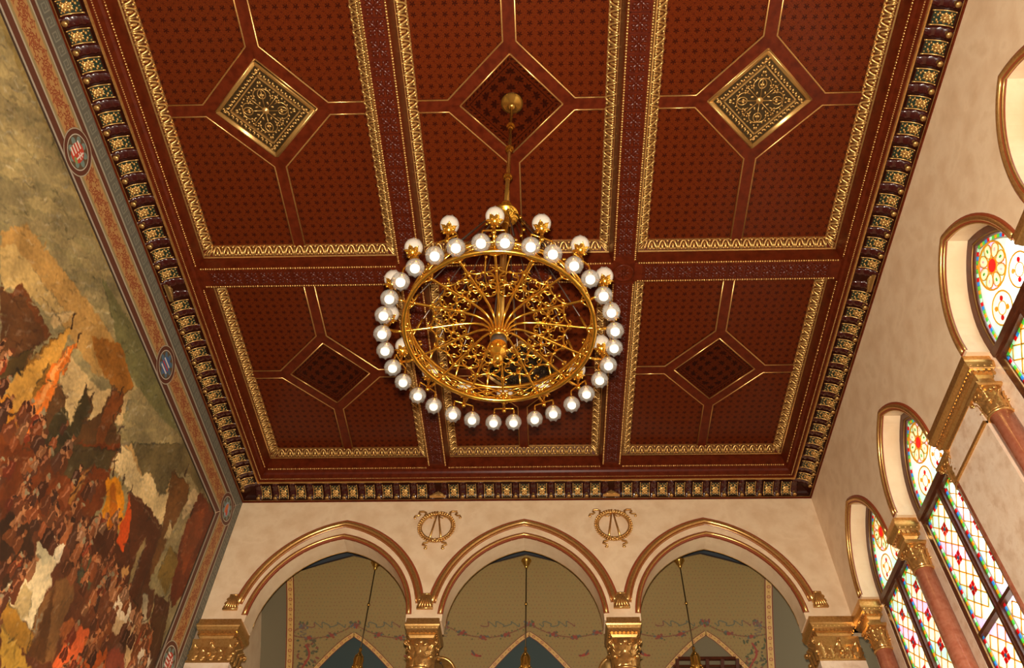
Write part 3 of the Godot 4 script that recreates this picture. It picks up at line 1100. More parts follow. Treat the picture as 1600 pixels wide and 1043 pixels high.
func dentils(st: SurfaceTool, c: Vector3, hx: float, hz: float) -> void:
	for side in 4:
		var h: float = hx if side % 2 == 0 else hz
		var reach: float = hz if side % 2 == 0 else hx
		var b := Basis(Vector3.UP, side * PI / 2)
		var n := int(h * 2 / 0.044)
		for k in n:
			box(st, c + b * Vector3(-h + (k + 0.5) * 2 * h / n, 6.771, reach), Vector3(0.024, 0.03, 0.034), b)

func egg_row(st: SurfaceTool, c: Vector3, hx: float, hz: float, y: float, step: float) -> void:
	for side in 4:
		var h: float = hx if side % 2 == 0 else hz
		var reach: float = hz if side % 2 == 0 else hx
		var b := Basis(Vector3.UP, side * PI / 2)
		var n := int(h * 2 / step)
		for k in n:
			ball(st, c + b * Vector3(-h + (k + 0.5) * 2 * h / n, y, reach - 0.008), Vector3(step * 0.38, 0.014, 0.012), 6, 4, b)

func volute(st: SurfaceTool, at: Vector3, ang: float, r: float) -> void:
	# a scroll seen from its side, turned to the corner of the capital
	var b := Basis(Vector3.UP, ang)
	var pts := []
	for i in 15:
		var a := i / 14.0 * TAU * 1.25 + PI * 0.6
		var rr := r * (1.0 - 0.75 * i / 14.0)
		pts.append(at + b * Vector3(0, rr * sin(a), rr * cos(a)))
	tube(st, pts, r * 0.3, 5, false, r * 0.22)
	ball(st, at, Vector3(r * 0.5, r * 0.5, r * 0.5), 7, 5)

func round_capital(parent: Node3D, c: Vector3, r: float, y0: float, y1: float, reach: float) -> void:
	# bell, two rows of acanthus leaves and corner scrolls
	var h := y1 - y0
	var st := new_st()
	lathe(st, [[0.0, y0], [r * 1.0, y0], [r * 1.02, y0 + h * 0.3], [r * 1.12, y0 + h * 0.7], [r * 1.4, y1], [0.0, y1]], 20, Transform3D(Basis(), c))
	var cap := obj("capital", st, M.gold, parent)
	for k in 8:
		var b := Basis(Vector3.UP, k * PI / 4)
		st = new_st()
		blade(st, Transform3D(b, c + b * Vector3(0, 0, r * 1.0) + Vector3(0, y0 + 0.005, 0)), r * 0.95, h * 0.66, 0.012, r * 0.32)
		obj("acanthus_leaf", st, M.gold, cap)
	for k in 4:
		var b := Basis(Vector3.UP, k * PI / 2 + PI / 4)
		st = new_st()
		blade(st, Transform3D(b, c + b * Vector3(0, 0, r * 1.02) + Vector3(0, y0 + h * 0.3, 0)), r * 0.9, h * 0.62, r * 0.25, r * 0.35)
		volute(st, c + b * Vector3(0, 0, reach) + Vector3(0, y1 - r * 0.28, 0), k * PI / 2 + PI / 4, r * 0.3)
		tube(st, [c + b * Vector3(0, 0, r) + Vector3(0, y0 + h * 0.45, 0), c + b * Vector3(0, 0, lerpf(r, reach, 0.5)) + Vector3(0, y0 + h * 0.78, 0), c + b * Vector3(0, 0, reach) + Vector3(0, y1 - r * 0.05, 0)], r * 0.1, 5)
		ball(st, c + b * Vector3(0, 0, r * 1.28) + Vector3(0, y0 + h * 0.36, 0), Vector3(r * 0.24, r * 0.2, r * 0.24), 7, 5)
		obj("corner_scroll", st, M.gold, cap)
		b = Basis(Vector3.UP, k * PI / 2)
		st = new_st()
		ball(st, c + b * Vector3(0, 0, r * 1.35) + Vector3(0, y1 - h * 0.12, 0), Vector3(r * 0.24, r * 0.2, r * 0.12), 8, 5, b)
		for s in [-1, 1]:
			ball(st, c + b * Vector3(s * r * 0.4, 0, r * 1.25) + Vector3(0, y1 - h * 0.2, 0), Vector3(r * 0.26, r * 0.12, r * 0.1), 6, 4, b * Basis(Vector3(0, 0, 1), s * 0.5))
		obj("rosette", st, M.gold, cap)

func arcade_column(x: float) -> void:
	var side := "mural" if x < 0 else "window"
	var col := node("arcade_column", self, Transform3D(Basis(), Vector3(x, 0, -0.155)))
	tag(col, "pink marble arcade column with gilt capital nearer the %s wall" % side, "column", "arcade columns")
	var st := new_st()
	lathe(st, [[0.0, 0.0], [0.22, 0.0], [0.22, 0.12], [0.19, 0.2], [0.165, 0.3], [0.163, 3.0], [0.152, 6.35], [0.0, 6.35]], 28)
	obj("shaft", st, M.marble_pink, col)
	st = new_st()
	lathe(st, [[0.14, 6.335], [0.158, 6.335], [0.168, 6.348], [0.16, 6.362], [0.15, 6.372], [0.14, 6.372]], 28)
	obj("necking", st, M.gold, col)
	round_capital(col, Vector3.ZERO, 0.142, 6.37, 6.69, 0.25)
	st = new_st()
	rect_loft(st, Vector3.ZERO, abacus_steps(0.215, 0.24))
	var ab := obj("abacus", st, M.gold, col)
	st = new_st()
	dentils(st, Vector3.ZERO, 0.172, 0.197)
	egg_row(st, Vector3.ZERO, 0.2, 0.225, 6.822, 0.05)
	stuff(obj("dentil_row", st, M.gold, ab))

func corner_pilaster(s: int) -> void:
	var side := "mural" if s < 0 else "window"
	var p := node("corner_pilaster", self, Transform3D(Basis(), Vector3(s * 3.715, 0, -0.14)))
	tag(p, "cream corner pilaster with broad gilt capital against the %s wall" % side, "pilaster", "corner pilasters")
	var st := new_st()
	box(st, Vector3(s * 0.004, 3.2, 0), Vector3(0.53, 6.4, 0.34))
	obj("shaft", st, M.marble_cream, p)
	st = new_st()
	rect_loft(st, Vector3.ZERO, [[0.262, 0.165, 6.39], [0.268, 0.178, 6.4], [0.268, 0.178, 6.42], [0.262, 0.165, 6.43], [0.262, 0.165, 6.6], [0.268, 0.185, 6.69]])
	var cap := obj("capital", st, M.gold, p)
	for k in 5:
		st = new_st()
		var big := k % 2 == 0
		blade(st, Transform3D(Basis(), Vector3(-0.21 + k * 0.105, 6.425, 0.165)), 0.12 if big else 0.09, 0.21 if big else 0.15, 0.012, 0.045, 4)
		obj("acanthus_leaf", st, M.gold, cap)
	for k in 3:
		st = new_st()
		blade(st, Transform3D(Basis(Vector3.UP, -s * PI / 2), Vector3(-s * 0.262, 6.425, -0.1 + k * 0.1)), 0.1, 0.2, 0.012, 0.045, 4)
		obj("acanthus_leaf", st, M.gold, cap)
	for a in [[-s * 0.285, 0.19, -s * PI / 4], [s * 0.02, 0.2, 0.0], [-s * 0.285, -0.16, -s * PI * 0.75]]:
		st = new_st()
		volute(st, Vector3(a[0], 6.635, a[1]), a[2], 0.045)
		obj("corner_scroll", st, M.gold, cap)
		st = new_st()
		ball(st, Vector3(a[0], 6.5, a[1]) * Vector3(0.96, 1, 0.96), Vector3(0.035, 0.03, 0.035), 7, 5)
		obj("leaf_knob", st, M.gold, cap)
	st = new_st()
	rect_loft(st, Vector3.ZERO, abacus_steps(0.27, 0.225))
	var ab := obj("abacus", st, M.gold, p)
	st = new_st()
	dentils(st, Vector3.ZERO, 0.227, 0.182)
	egg_row(st, Vector3.ZERO, 0.255, 0.21, 6.822, 0.05)
	stuff(obj("dentil_row", st, M.gold, ab))

# ------------------------------------------------------------------ corridor behind the arcade
const VAULT := [[-0.31, 8.70], [-0.6, 8.74], [-0.9, 8.72], [-1.2, 8.64], [-1.45, 8.50], [-1.7, 8.31], [-1.95, 8.08], [-2.2, 7.83], [-2.42, 7.58], [-2.62, 7.28], [-2.78, 6.92], [-2.88, 6.5], [-2.92, 6.0], [-2.92, 4.5], [-2.92, 0.0]]
var vault_s := []

func vault_at(x: float, s: float, lift := 0.0) -> Vector3:
	# a point of the corridor vault: s runs down its curve from the arcade
	if vault_s.is_empty():
		vault_s.append(0.0)
		for i in VAULT.size() - 1:
			vault_s.append(vault_s[-1] + Vector2(VAULT[i][0], VAULT[i][1]).distance_to(Vector2(VAULT[i + 1][0], VAULT[i + 1][1])))
	for i in VAULT.size() - 1:
		if s <= vault_s[i + 1] or i == VAULT.size() - 2:
			var k: float = (s - vault_s[i]) / (vault_s[i + 1] - vault_s[i])
			var a := Vector3(x, VAULT[i][1], VAULT[i][0])
			var b := Vector3(x, VAULT[i + 1][1], VAULT[i + 1][0])
			var d := (b - a).normalized()
			return a.lerp(b, k) + Vector3(0, d.z, -d.y) * lift
	return Vector3.ZERO

func vault_sheet(st: SurfaceTool, x0: float, x1: float, edge: Callable, s1: float, nx: int, ns: int, lift: float, uv_of: Callable) -> void:
	var t := PackedVector3Array()
	var uv := PackedVector2Array()
	for i in nx:
		for j in ns:
			var c := []
			var w := []
			for e in [[0, 0], [1, 0], [1, 1], [0, 1]]:
				var x := lerpf(x0, x1, float(i + e[0]) / nx)
				var s := lerpf(edge.call(x), s1, float(j + e[1]) / ns)
				c.append(vault_at(x, s, lift))
				w.append(uv_of.call(x, s))
			q(t, c[0], c[1], c[2], c[3])
			uv.append_array(PackedVector2Array([w[0], w[1], w[2], w[0], w[2], w[3]]))
	face(st, t, Vector3(0, -0.7, 0.7), 0, uv)

func build_corridor() -> void:
	var cv := node("ceiling_corridor")
	tag(cv, "painted olive vault of the corridor behind the arches", "vault", "", "structure")
	var zig := func(x: float) -> float:
		var d := 9.0
		for b in [-2.56, 0.0, 2.55]:
			d = minf(d, absf(x - b))
		return 0.78 + minf(d, 0.95) * 0.31
	var st := new_st()
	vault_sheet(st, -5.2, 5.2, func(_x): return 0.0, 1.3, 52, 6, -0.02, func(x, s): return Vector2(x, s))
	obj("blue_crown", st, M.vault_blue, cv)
	st = new_st()
	var m := mat("vault_print", "ffffff", 0.75)
	m.albedo_texture = vault_texture()
	vault_sheet(st, -3.62, 3.62, zig, 3.9, 72, 24, 0.0, func(x, s): return Vector2((x + 3.62) / 7.24, (s - 0.7) / 3.2))
	obj("painted_vault", st, m, cv)
	st = new_st()
	for side in [[-5.2, -3.62], [3.62, 5.2]]:
		vault_sheet(st, side[0], side[1], zig, 4.4, 12, 12, -0.015, func(x, s): return Vector2(x, s))
	obj("end_vault", st, M.corridor_olive, cv)
	# dark edge of the painted field
	for b in BAYS:
		st = new_st()
		var pts := []
		for i in 17:
			var x: float = b + (i - 8) * 0.115
			pts.append(vault_at(x, zig.call(x), 0.004))
		tube(st, pts, 0.011, 5)
		obj("edge_line", st, M.line_dark, cv)
	# gilt ribs at either end of the field and round the pointed lunettes
	var border := border_material()
	for x in [-3.55, 3.58]:
		st = new_st()
		ribbon(st, range(30).map(func(i): return Vector2(x, 0.95 + i * 0.1)), 0.06)
		obj("border_band", st, border, cv)
	for x in [-2.59, 0.03, 2.64]:
		st = new_st()
		var shape := []
		for i in 13:
			var v := i / 12.0
			shape.append(Vector2(1.06 * pow(v, 0.82), 1.995 + 1.05 * v))
		var t := PackedVector3Array()
		for i in 12:
			for k in 6:
				var c := []
				for e in [[0, 0], [1, 0], [1, 1], [0, 1]]:
					var row: Vector2 = shape[i + e[1]]
					c.append(vault_at(x + row.x * ((k + e[0]) / 3.0 - 1.0), row.y, 0.008))
				q(t, c[0], c[1], c[2], c[3])
		face(st, t, Vector3(0, -0.7, 0.7), 0)
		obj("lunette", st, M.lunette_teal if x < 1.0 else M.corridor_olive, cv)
		for s in [-1, 1]:
			st = new_st()
			ribbon(st, shape.map(func(p): return Vector2(x + s * p.x, p.y)), 0.036)
			obj("lunette_border", st, border, cv)
	# the shelves behind the right-hand lunette
	st = new_st()
	for k in 5:
		var x := 2.2 + k * 0.22
		box(st, vault_at(x, 2.56, 0.03), Vector3(0.05, 0.4, 0.04), Basis(Vector3(1, 0, 0), 0.8))
	box(st, vault_at(2.64, 2.36, 0.03), Vector3(0.84, 0.04, 0.05))
	box(st, vault_at(2.64, 2.47, 0.03), Vector3(1.0, 0.03, 0.05))
	obj("gallery_screen", st, M.window_oak, cv)
	# far end and side walls of the corridor
	st = new_st()
	box(st, Vector3(0, 4.7, -3.1), Vector3(10.6, 9.4, 0.3))
	box(st, Vector3(-5.3, 4.7, -1.6), Vector3(0.2, 9.4, 3.2))
	box(st, Vector3(5.3, 4.7, -1.6), Vector3(0.2, 9.4, 3.2))
	box(st, Vector3(0, 9.2, -1.6), Vector3(10.6, 0.2, 3.2))
	tag(obj("wall_corridor", st, M.corridor_olive), "olive outer walls of the corridor behind the arcade", "wall", "", "structure")
	for x in [-1.3, 1.28]:
		roundel(x)

func ribbon(st: SurfaceTool, path: Array, hw: float) -> void:
	# a flat raised band that lies on the vault, with the print running along it
	var t := PackedVector3Array()
	var uv := PackedVector2Array()
	var run := 0.0
	for i in path.size() - 1:
		var a: Vector2 = path[i]
		var b: Vector2 = path[i + 1]
		var na: Vector2 = ((path[i + 1] - path[maxi(i - 1, 0)]).orthogonal()).normalized() * hw
		var nb: Vector2 = ((path[mini(i + 2, path.size() - 1)] - path[i]).orthogonal()).normalized() * hw
		var ln := a.distance_to(b)
		q(t, vault_at(a.x - na.x, a.y - na.y, 0.02), vault_at(a.x + na.x, a.y + na.y, 0.02), vault_at(b.x + nb.x, b.y + nb.y, 0.02), vault_at(b.x - nb.x, b.y - nb.y, 0.02))
		var u0 := run / 0.15
		var u1 := (run + ln) / 0.15
		uv.append_array(PackedVector2Array([Vector2(u0, 0), Vector2(u0, 1), Vector2(u1, 1), Vector2(u0, 0), Vector2(u1, 1), Vector2(u1, 0)]))
		run += ln
	face(st, t, Vector3(0, -0.7, 0.7), 0, uv)

func border_material() -> StandardMaterial3D:
	# gilt band with a chain of little red rings
	var im := Image.create(96, 64, false, Image.FORMAT_RGB8)
	im.fill(srgb("c79a55"))
	im.fill_rect(Rect2i(0, 0, 96, 10), srgb("7a3a1e"))
	im.fill_rect(Rect2i(0, 54, 96, 10), srgb("7a3a1e"))
	im.fill_rect(Rect2i(0, 10, 96, 3), srgb("e6c88a"))
	im.fill_rect(Rect2i(0, 51, 96, 3), srgb("e6c88a"))
	ell(im, 48, 32, 15, 15, 0, srgb("8e3a24"))
	ell(im, 48, 32, 9, 9, 0, srgb("d8b070"))
	ell(im, 48, 32, 4, 4, 0, srgb("8e3a24"))
	ell(im, 0, 32, 9, 5, 0.7, srgb("94652f"))
	var m := mat("border_print", "ffffff", 0.4)
	m.albedo_texture = ImageTexture.create_from_image(im)
	return m

func vault_texture() -> ImageTexture:
	# olive ground with sprigs, rose garlands, ribbons, birds and shrubs; 7.24 m by 3.2 m
	var w := 1448
	var h := 640
	var im := Image.create(w, h, false, Image.FORMAT_RGB8)
	im.fill(srgb("8f7544"))
	var rg := RandomNumberGenerator.new()
	rg.seed = 5
	for j in 58:
		for i in 132:
			var c := Vector2(i * 11 + (5 if j % 2 else 0) + rg.randi_range(-1, 1), j * 11 + rg.randi_range(-1, 1))
			ell(im, c.x, c.y, 2, 2, 0, srgb(["83673f", "7d6d45", "87603e"][rg.randi() % 3]))
	var px := func(x: float, s: float) -> Vector2: return Vector2((x + 3.62) * 200, (s - 0.7) * 200)
	for b in [-2.58, 0.03, 2.63]:
		for s in [-1, 1]:
			var ends := [px.call(b, 1.855), px.call(b + s * 1.26, 1.87)]
			for i in 60:
				var v := i / 59.0
				var p: Vector2 = ends[0].lerp(ends[1], v) + Vector2(0, 38 * (1 - pow(2 * v - 1, 2)))
				ell(im, p.x, p.y, 2, 2, 0, srgb("74452f"))
				if i % 4 == 0:
					ell(im, p.x, p.y + rg.randi_range(-9, 9), 3, 2, rg.randf() * 3, srgb("5e5a34"))
			for v in [0.28, 0.54, 0.8]:
				var p: Vector2 = ends[0].lerp(ends[1], v) + Vector2(0, 38 * (1 - pow(2 * v - 1, 2)))
				for k in 12:
					ell(im, p.x + rg.randi_range(-12, 12), p.y + rg.randi_range(-6, 6), 4, 3, 0, srgb(["84402e", "5c5a52", "74463a", "56533a"][k % 4]))
				ell(im, p.x, p.y, 6, 5, 0, srgb("8a3e2c"))
			# waving ribbon
			for i in 90:
				var v := i / 89.0
				var p: Vector2 = px.call(b + s * (0.15 + 0.55 * v), 1.862) + Vector2(5 * sin(v * 30.0), 7 * sin(v * 21.0 + sin(v * 9.0)))
				ell(im, p.x, p.y, 1.6, 1.6, 0, srgb("5e5c48" if v < 0.8 else "764a38"))
		var f: Vector2 = px.call(b, 1.855)
		for k in 16:
			ell(im, f.x + rg.randi_range(-14, 14), f.y + rg.randi_range(-8, 8), 5, 3, rg.randf() * 3, srgb(["8a3e2c", "5c5a56", "74463a", "565638"][k % 4]))
	for e in [-3.36, -1.24, 1.3, 3.41]:
		var f: Vector2 = px.call(e, 1.86)
		for k in 16:
			ell(im, f.x + rg.randi_range(-12, 12), f.y + rg.randi_range(-8, 10), 4, 3, rg.randf() * 3, srgb(["7e4a3e", "5c5a56", "74463a", "565638"][k % 4]))
		for i in 40:
			ell(im, f.x + 9 * sin(i * 0.5), f.y + i * 0.9, 1.5, 1.5, 0, srgb("6a5a48"))
	for e in [[-0.78, 1], [0.85, -1], [1.72, 1], [-1.75, -1]]:
		var f: Vector2 = px.call(e[0], 2.3)
		ell(im, f.x, f.y, 13, 4, e[1] * 0.3, srgb("9a3a2a"))
		ell(im, f.x - e[1] * 6, f.y - 6, 10, 3, e[1] * 0.9, srgb("5e4a3e"))
		ell(im, f.x + e[1] * 14, f.y + 3, 5, 3, 0, srgb("7e3426"))
	for e in [-3.3, 3.34]:
		var f: Vector2 = px.call(e, 2.15)
		for k in 60:
			ell(im, f.x + rg.randi_range(-30, 34), f.y + rg.randi_range(-14, 90), rg.randi_range(3, 7), 3, rg.randf() * 3, srgb(["4c4e32", "5e5a38", "5a4a34", "7a4430"][rg.randi() % 4]))
		for i in 50:
			ell(im, f.x + 12 * sin(i * 0.12) - 4, f.y + i * 2, 3, 2, 0, srgb("8e3c2c"))
	return ImageTexture.create_from_image(im)

func roundel(x: float) -> void:
	var at := vault_at(x, 2.56, 0.0)
	var b := Basis(Vector3(1, 0, 0), 0.72)
	var r := node("wall_roundel", self, Transform3D(b, at))
	tag(r, "gilt ringed cream roundel on the corridor vault behind the %s arcade column" % ("left" if x < 0 else "right"), "roundel", "corridor roundels")
	var st := new_st()
	lathe(st, [[0.0, -0.03], [0.2, -0.03], [0.2, 0.012], [0.0, 0.012]], 28, Transform3D(Basis(Vector3(1, 0, 0), PI / 2), Vector3.ZERO))
	obj("disc", st, M.roundel_cream, r)
	st = new_st()
	lathe(st, [[0.19, -0.03], [0.245, -0.03], [0.25, 0.03], [0.23, 0.05], [0.21, 0.04], [0.19, 0.02]], 32, Transform3D(Basis(Vector3(1, 0, 0), PI / 2), Vector3.ZERO))
	obj("ring", st, M.gold, r)
	st = new_st()
	for k in 4:
		var a := k * PI / 2 + 0.4
		var pts := []
		for i in 6:
			pts.append(Vector3(cos(a + i * 0.22) * (0.02 + i * 0.026), sin(a + i * 0.22) * (0.02 + i * 0.026), 0.016))
		tube(st, pts, 0.02, 6, false, 0.012, 0.4)
		ball(st, pts[5], Vector3(0.035, 0.022, 0.006), 7, 4, Basis(Vector3(0, 0, 1), a))
	obj("branch", st, M.ink_brown, r)

# ------------------------------------------------------------------ window wall
const WIN := [1.044, 2.567, 4.821, 6.345, 8.583, 10.106]
const PIERS := [[-0.2, 0.474], [1.614, 1.997], [3.137, 4.251], [5.391, 5.775], [6.915, 8.013], [9.153, 9.536], [10.676, 11.4]]

func build_right_wall() -> void:
	var xf := wall_side("right")
	var wall := node("wall_right")
	tag(wall, "cream right wall pierced by pairs of pointed windows", "wall", "", "structure")
	var poly := PackedVector2Array([Vector2(-0.4, 9.4), Vector2(-0.4, 6.94)])
	for z in WIN:
		poly.append(Vector2(z - 0.568, 6.94))
		for p in arch_pts(0.387, 0.955, 6.97, 12):
			poly.append(p + Vector2(z, 0))
		poly.append(Vector2(z + 0.568, 6.94))
	poly.append(Vector2(ZL + 0.3, 6.94))
	poly.append(Vector2(ZL + 0.3, 9.4))
	var st := new_st()
	prism(st, poly, 0.3, xf * Transform3D(Basis(), Vector3(0, 0, -0.3)))
	obj("upper_wall", st, M.plaster_cream, wall)
	st = new_st()
	prism(st, poly, 0.25, xf * Transform3D(Basis(), Vector3(0, 0, -0.55)))
	obj("unseen_outer_wall", st, M.stone_dark_outer, wall)  # unseen outside of the wall, hides the sky behind part of the glass
	st = new_st()
	box(st, Vector3(4.4, 1.5, ZC), Vector3(0.6, 3.0, ZL + 0.6))
	obj("dado", st, M.marble_cream, wall)
	for p in PIERS:
		st = new_st()
		box(st, Vector3(4.255, 4.97, (p[0] + p[1]) / 2), Vector3(0.09, 3.94, p[1] - p[0]))
		if p[1] - p[0] > 0.9 and p[1] < 11:
			box(st, Vector3(4.13, 4.83, (p[0] + p[1]) / 2 - 0.119), Vector3(0.2, 3.66, 0.75))
		obj("pier", st, M.marble_cream, wall)
		st = new_st()
		box(st, Vector3(4.425, 4.97, (p[0] + p[1]) / 2), Vector3(0.25, 3.94, p[1] - p[0]))
		obj("unseen_outer_pier", st, M.stone_dark_outer, wall)  # unseen outer depth of the pier, darkens the far side of the panes
	for z in WIN.slice(0, 4):
		st = new_st()
		var fr := arch_frames(0.387, 0.995, 6.97, 14, z)
		for f in fr.size():
			fr[f] = xf * fr[f]
		sweep(st, fr, [[-0.042, -0.02], [-0.046, 0.006], [-0.03, 0.014], [0.03, 0.016], [0.042, 0.008], [0.042, -0.01]])
		var o := obj("arch_moulding", st, M.moulding_brown, wall)
		st = new_st()
		sweep(st, fr, [[-0.026, 0.008], [-0.022, 0.024], [-0.006, 0.034], [0.012, 0.03], [0.022, 0.012]], 0)
		sweep(st, fr, [[-0.05, -0.004], [-0.05, 0.008], [-0.04, 0.014], [-0.036, 0.006]], 0)
		obj("gilt_roll", st, M.gold, o)
	# entablatures on the piers and the columns below them
	var which := ["at the far corner", "between the two farthest windows", "on the broad pier beyond the second window pair", "between the near pair of windows"]
	for k in 4:
		var a: float = maxf(PIERS[k][0], 0.0) + (0.03 if k > 0 else 0.0)
		var b: float = PIERS[k][1] - 0.03
		var hz := (b - a) / 2
		var e := node("trim_%d" % (k + 2), self, Transform3D(Basis(), Vector3(4.09, 0, (a + b) / 2)))
		tag(e, "gilt dentilled entablature block " + which[k], "entablature", "", "structure")
		st = new_st()
		rect_loft(st, Vector3.ZERO, abacus_steps(0.125, hz).map(func(s): return [s[0] + 0.01, s[1], s[2] if s[2] > 6.69 else 6.66]))
		obj("moulded_block", st, M.gold, e)
		st = new_st()
		dentils(st, Vector3.ZERO, 0.095, hz - 0.04)
		egg_row(st, Vector3.ZERO, 0.12, hz - 0.01, 6.822, 0.05)
		stuff(obj("dentil_row", st, M.gold, e))
		if k == 2:
			st = new_st()
			box(st, Vector3(-0.065, 6.385, -0.119), Vector3(0.035, 0.03, 0.75))
			obj("gilt_astragal", st, M.gold, e)
	var cols := [[0.25, "in the far corner of the window wall"], [1.805, "between the two farthest stained-glass windows"], [3.16, "after the second stained-glass window on the broad pier"], [4.02, "before the third stained-glass window on the broad pier"], [5.583, "between the nearest pair of windows"]]
	for c in cols:
		var n := node("window_column", self, Transform3D(Basis(), Vector3(4.13, 0, c[0])))
		tag(n, "slender pink marble column " + c[1], "column", "window columns")
		st = new_st()
		lathe(st, [[0.0, 3.0], [0.14, 3.0], [0.14, 3.1], [0.108, 3.16], [0.105, 4.5], [0.098, 6.38], [0.0, 6.38]], 24)
		obj("shaft", st, M.marble_pink, n)
		st = new_st()
		lathe(st, [[0.09, 6.37], [0.104, 6.37], [0.114, 6.382], [0.108, 6.394], [0.1, 6.402], [0.09, 6.402]], 24)
		obj("necking", st, M.gold, n)
		round_capital(n, Vector3.ZERO, 0.092, 6.4, 6.64, 0.155)
		st = new_st()
		rect_loft(st, Vector3.ZERO, [[0.125, 0.125, 6.635], [0.14, 0.14, 6.645], [0.14, 0.14, 6.665]])
		obj("abacus", st, M.gold, n)

# ------------------------------------------------------------------ stained glass
func pane(called: String, poly: PackedVector2Array, m: String, parent: Node, z := 0.0, thick := 0.006) -> void:
	if poly.size() < 3 or absf(area(poly)) < 0.00005:
		return
	var st := new_st()
	prism(st, poly, thick, Transform3D(Basis(), Vector3(0, 0, z)))
	obj(called, st, M[m], parent)

func area(p: PackedVector2Array) -> float:
	var a := 0.0
	for i in p.size():
		a += p[i].cross(p[(i + 1) % p.size()])
	return a / 2

func disc(c: Vector2, r: float, n := 20, sx := 1.0) -> PackedVector2Array:
	var p := PackedVector2Array()
	for i in n:
		p.append(c + Vector2(cos(TAU * i / n) * r * sx, sin(TAU * i / n) * r))
	return p

func ring_line(st: SurfaceTool, c: Vector2, r: float, w: float) -> void:
	var pts := []
	for i in 24:
		pts.append(Vector3(c.x + cos(TAU * i / 24) * r, c.y + sin(TAU * i / 24) * r, 0.004))
	tube(st, pts, w, 5, true)

func build_windows() -> void:
	var words := ["farthest pointed stained-glass window, next to the arcade corner", "second pointed stained-glass window from the arcade corner", "third pointed stained-glass window, nearest lit rosette at the right edge", "pointed window cut off at the upper right edge of view"]
	for k in 6:
		var w := node("window_%d" % (k + 1), self, wall_side("right") * Transform3D(Basis(), Vector3(WIN[k], 0, -0.25)))
		tag(w, words[k] if k < 4 else ["pointed window beside the viewer, beyond the right edge of view", "pointed window behind the viewer next to the front wall"][k - 4], "window", "", "structure")
		window_frame(w)
		if k < 4:
			window_glass(w)
		else:
			pane("glass_pane", PackedVector2Array([Vector2(-0.52, 3.0), Vector2(0.52, 3.0), Vector2(0.52, 6.95), Vector2(0, 7.8), Vector2(-0.52, 6.95)]), "glass_clear", w)

func window_frame(w: Node3D) -> void:
	var st := new_st()
	sweep(st, arch_frames(0.387, 0.915, 6.97, 14, 0.0, 0.0, 0.1), [[-0.036, -0.05], [-0.04, 0.02], [-0.024, 0.03], [-0.02, 0.045], [0.045, 0.05], [0.045, -0.05]])
	obj("arch_frame", st, M.window_oak, w)
	st = new_st()
	sweep(st, arch_frames(0.387, 0.915, 6.97, 14, 0.0, 0.0, 0.1), [[-0.03, 0.026], [-0.022, 0.036], [-0.014, 0.036], [-0.012, 0.026]], 0)
	for x in [-0.495, 0.495]:
		box(st, Vector3(x, 4.9, 0.032), Vector3(0.01, 3.7, 0.012))
	obj("gilt_bead", st, M.gold_dull, w)
	for x in [-0.535, 0.535]:
		st = new_st()
		box(st, Vector3(x, 4.95, -0.01), Vector3(0.08, 3.9, 0.09))
		obj("jamb", st, M.window_oak, w)
	st = new_st()
	box(st, Vector3(0, 6.86, 0.0), Vector3(1.08, 0.13, 0.1))
	box(st, Vector3(0, 6.86, 0.055), Vector3(1.08, 0.06, 0.03))
	obj("transom", st, M.window_oak, w)
	st = new_st()
	box(st, Vector3(0, 4.9, 0.0), Vector3(0.07, 3.8, 0.09))
	box(st, Vector3(0, 4.9, 0.05), Vector3(0.03, 3.8, 0.03))
	obj("mullion", st, M.window_oak, w)
	for x in [-0.265, 0.265]:
		st = new_st()
		box(st, Vector3(x, 5.52, 0.0), Vector3(0.46, 0.035, 0.06))
		obj("glazing_bar", st, M.window_oak, w)

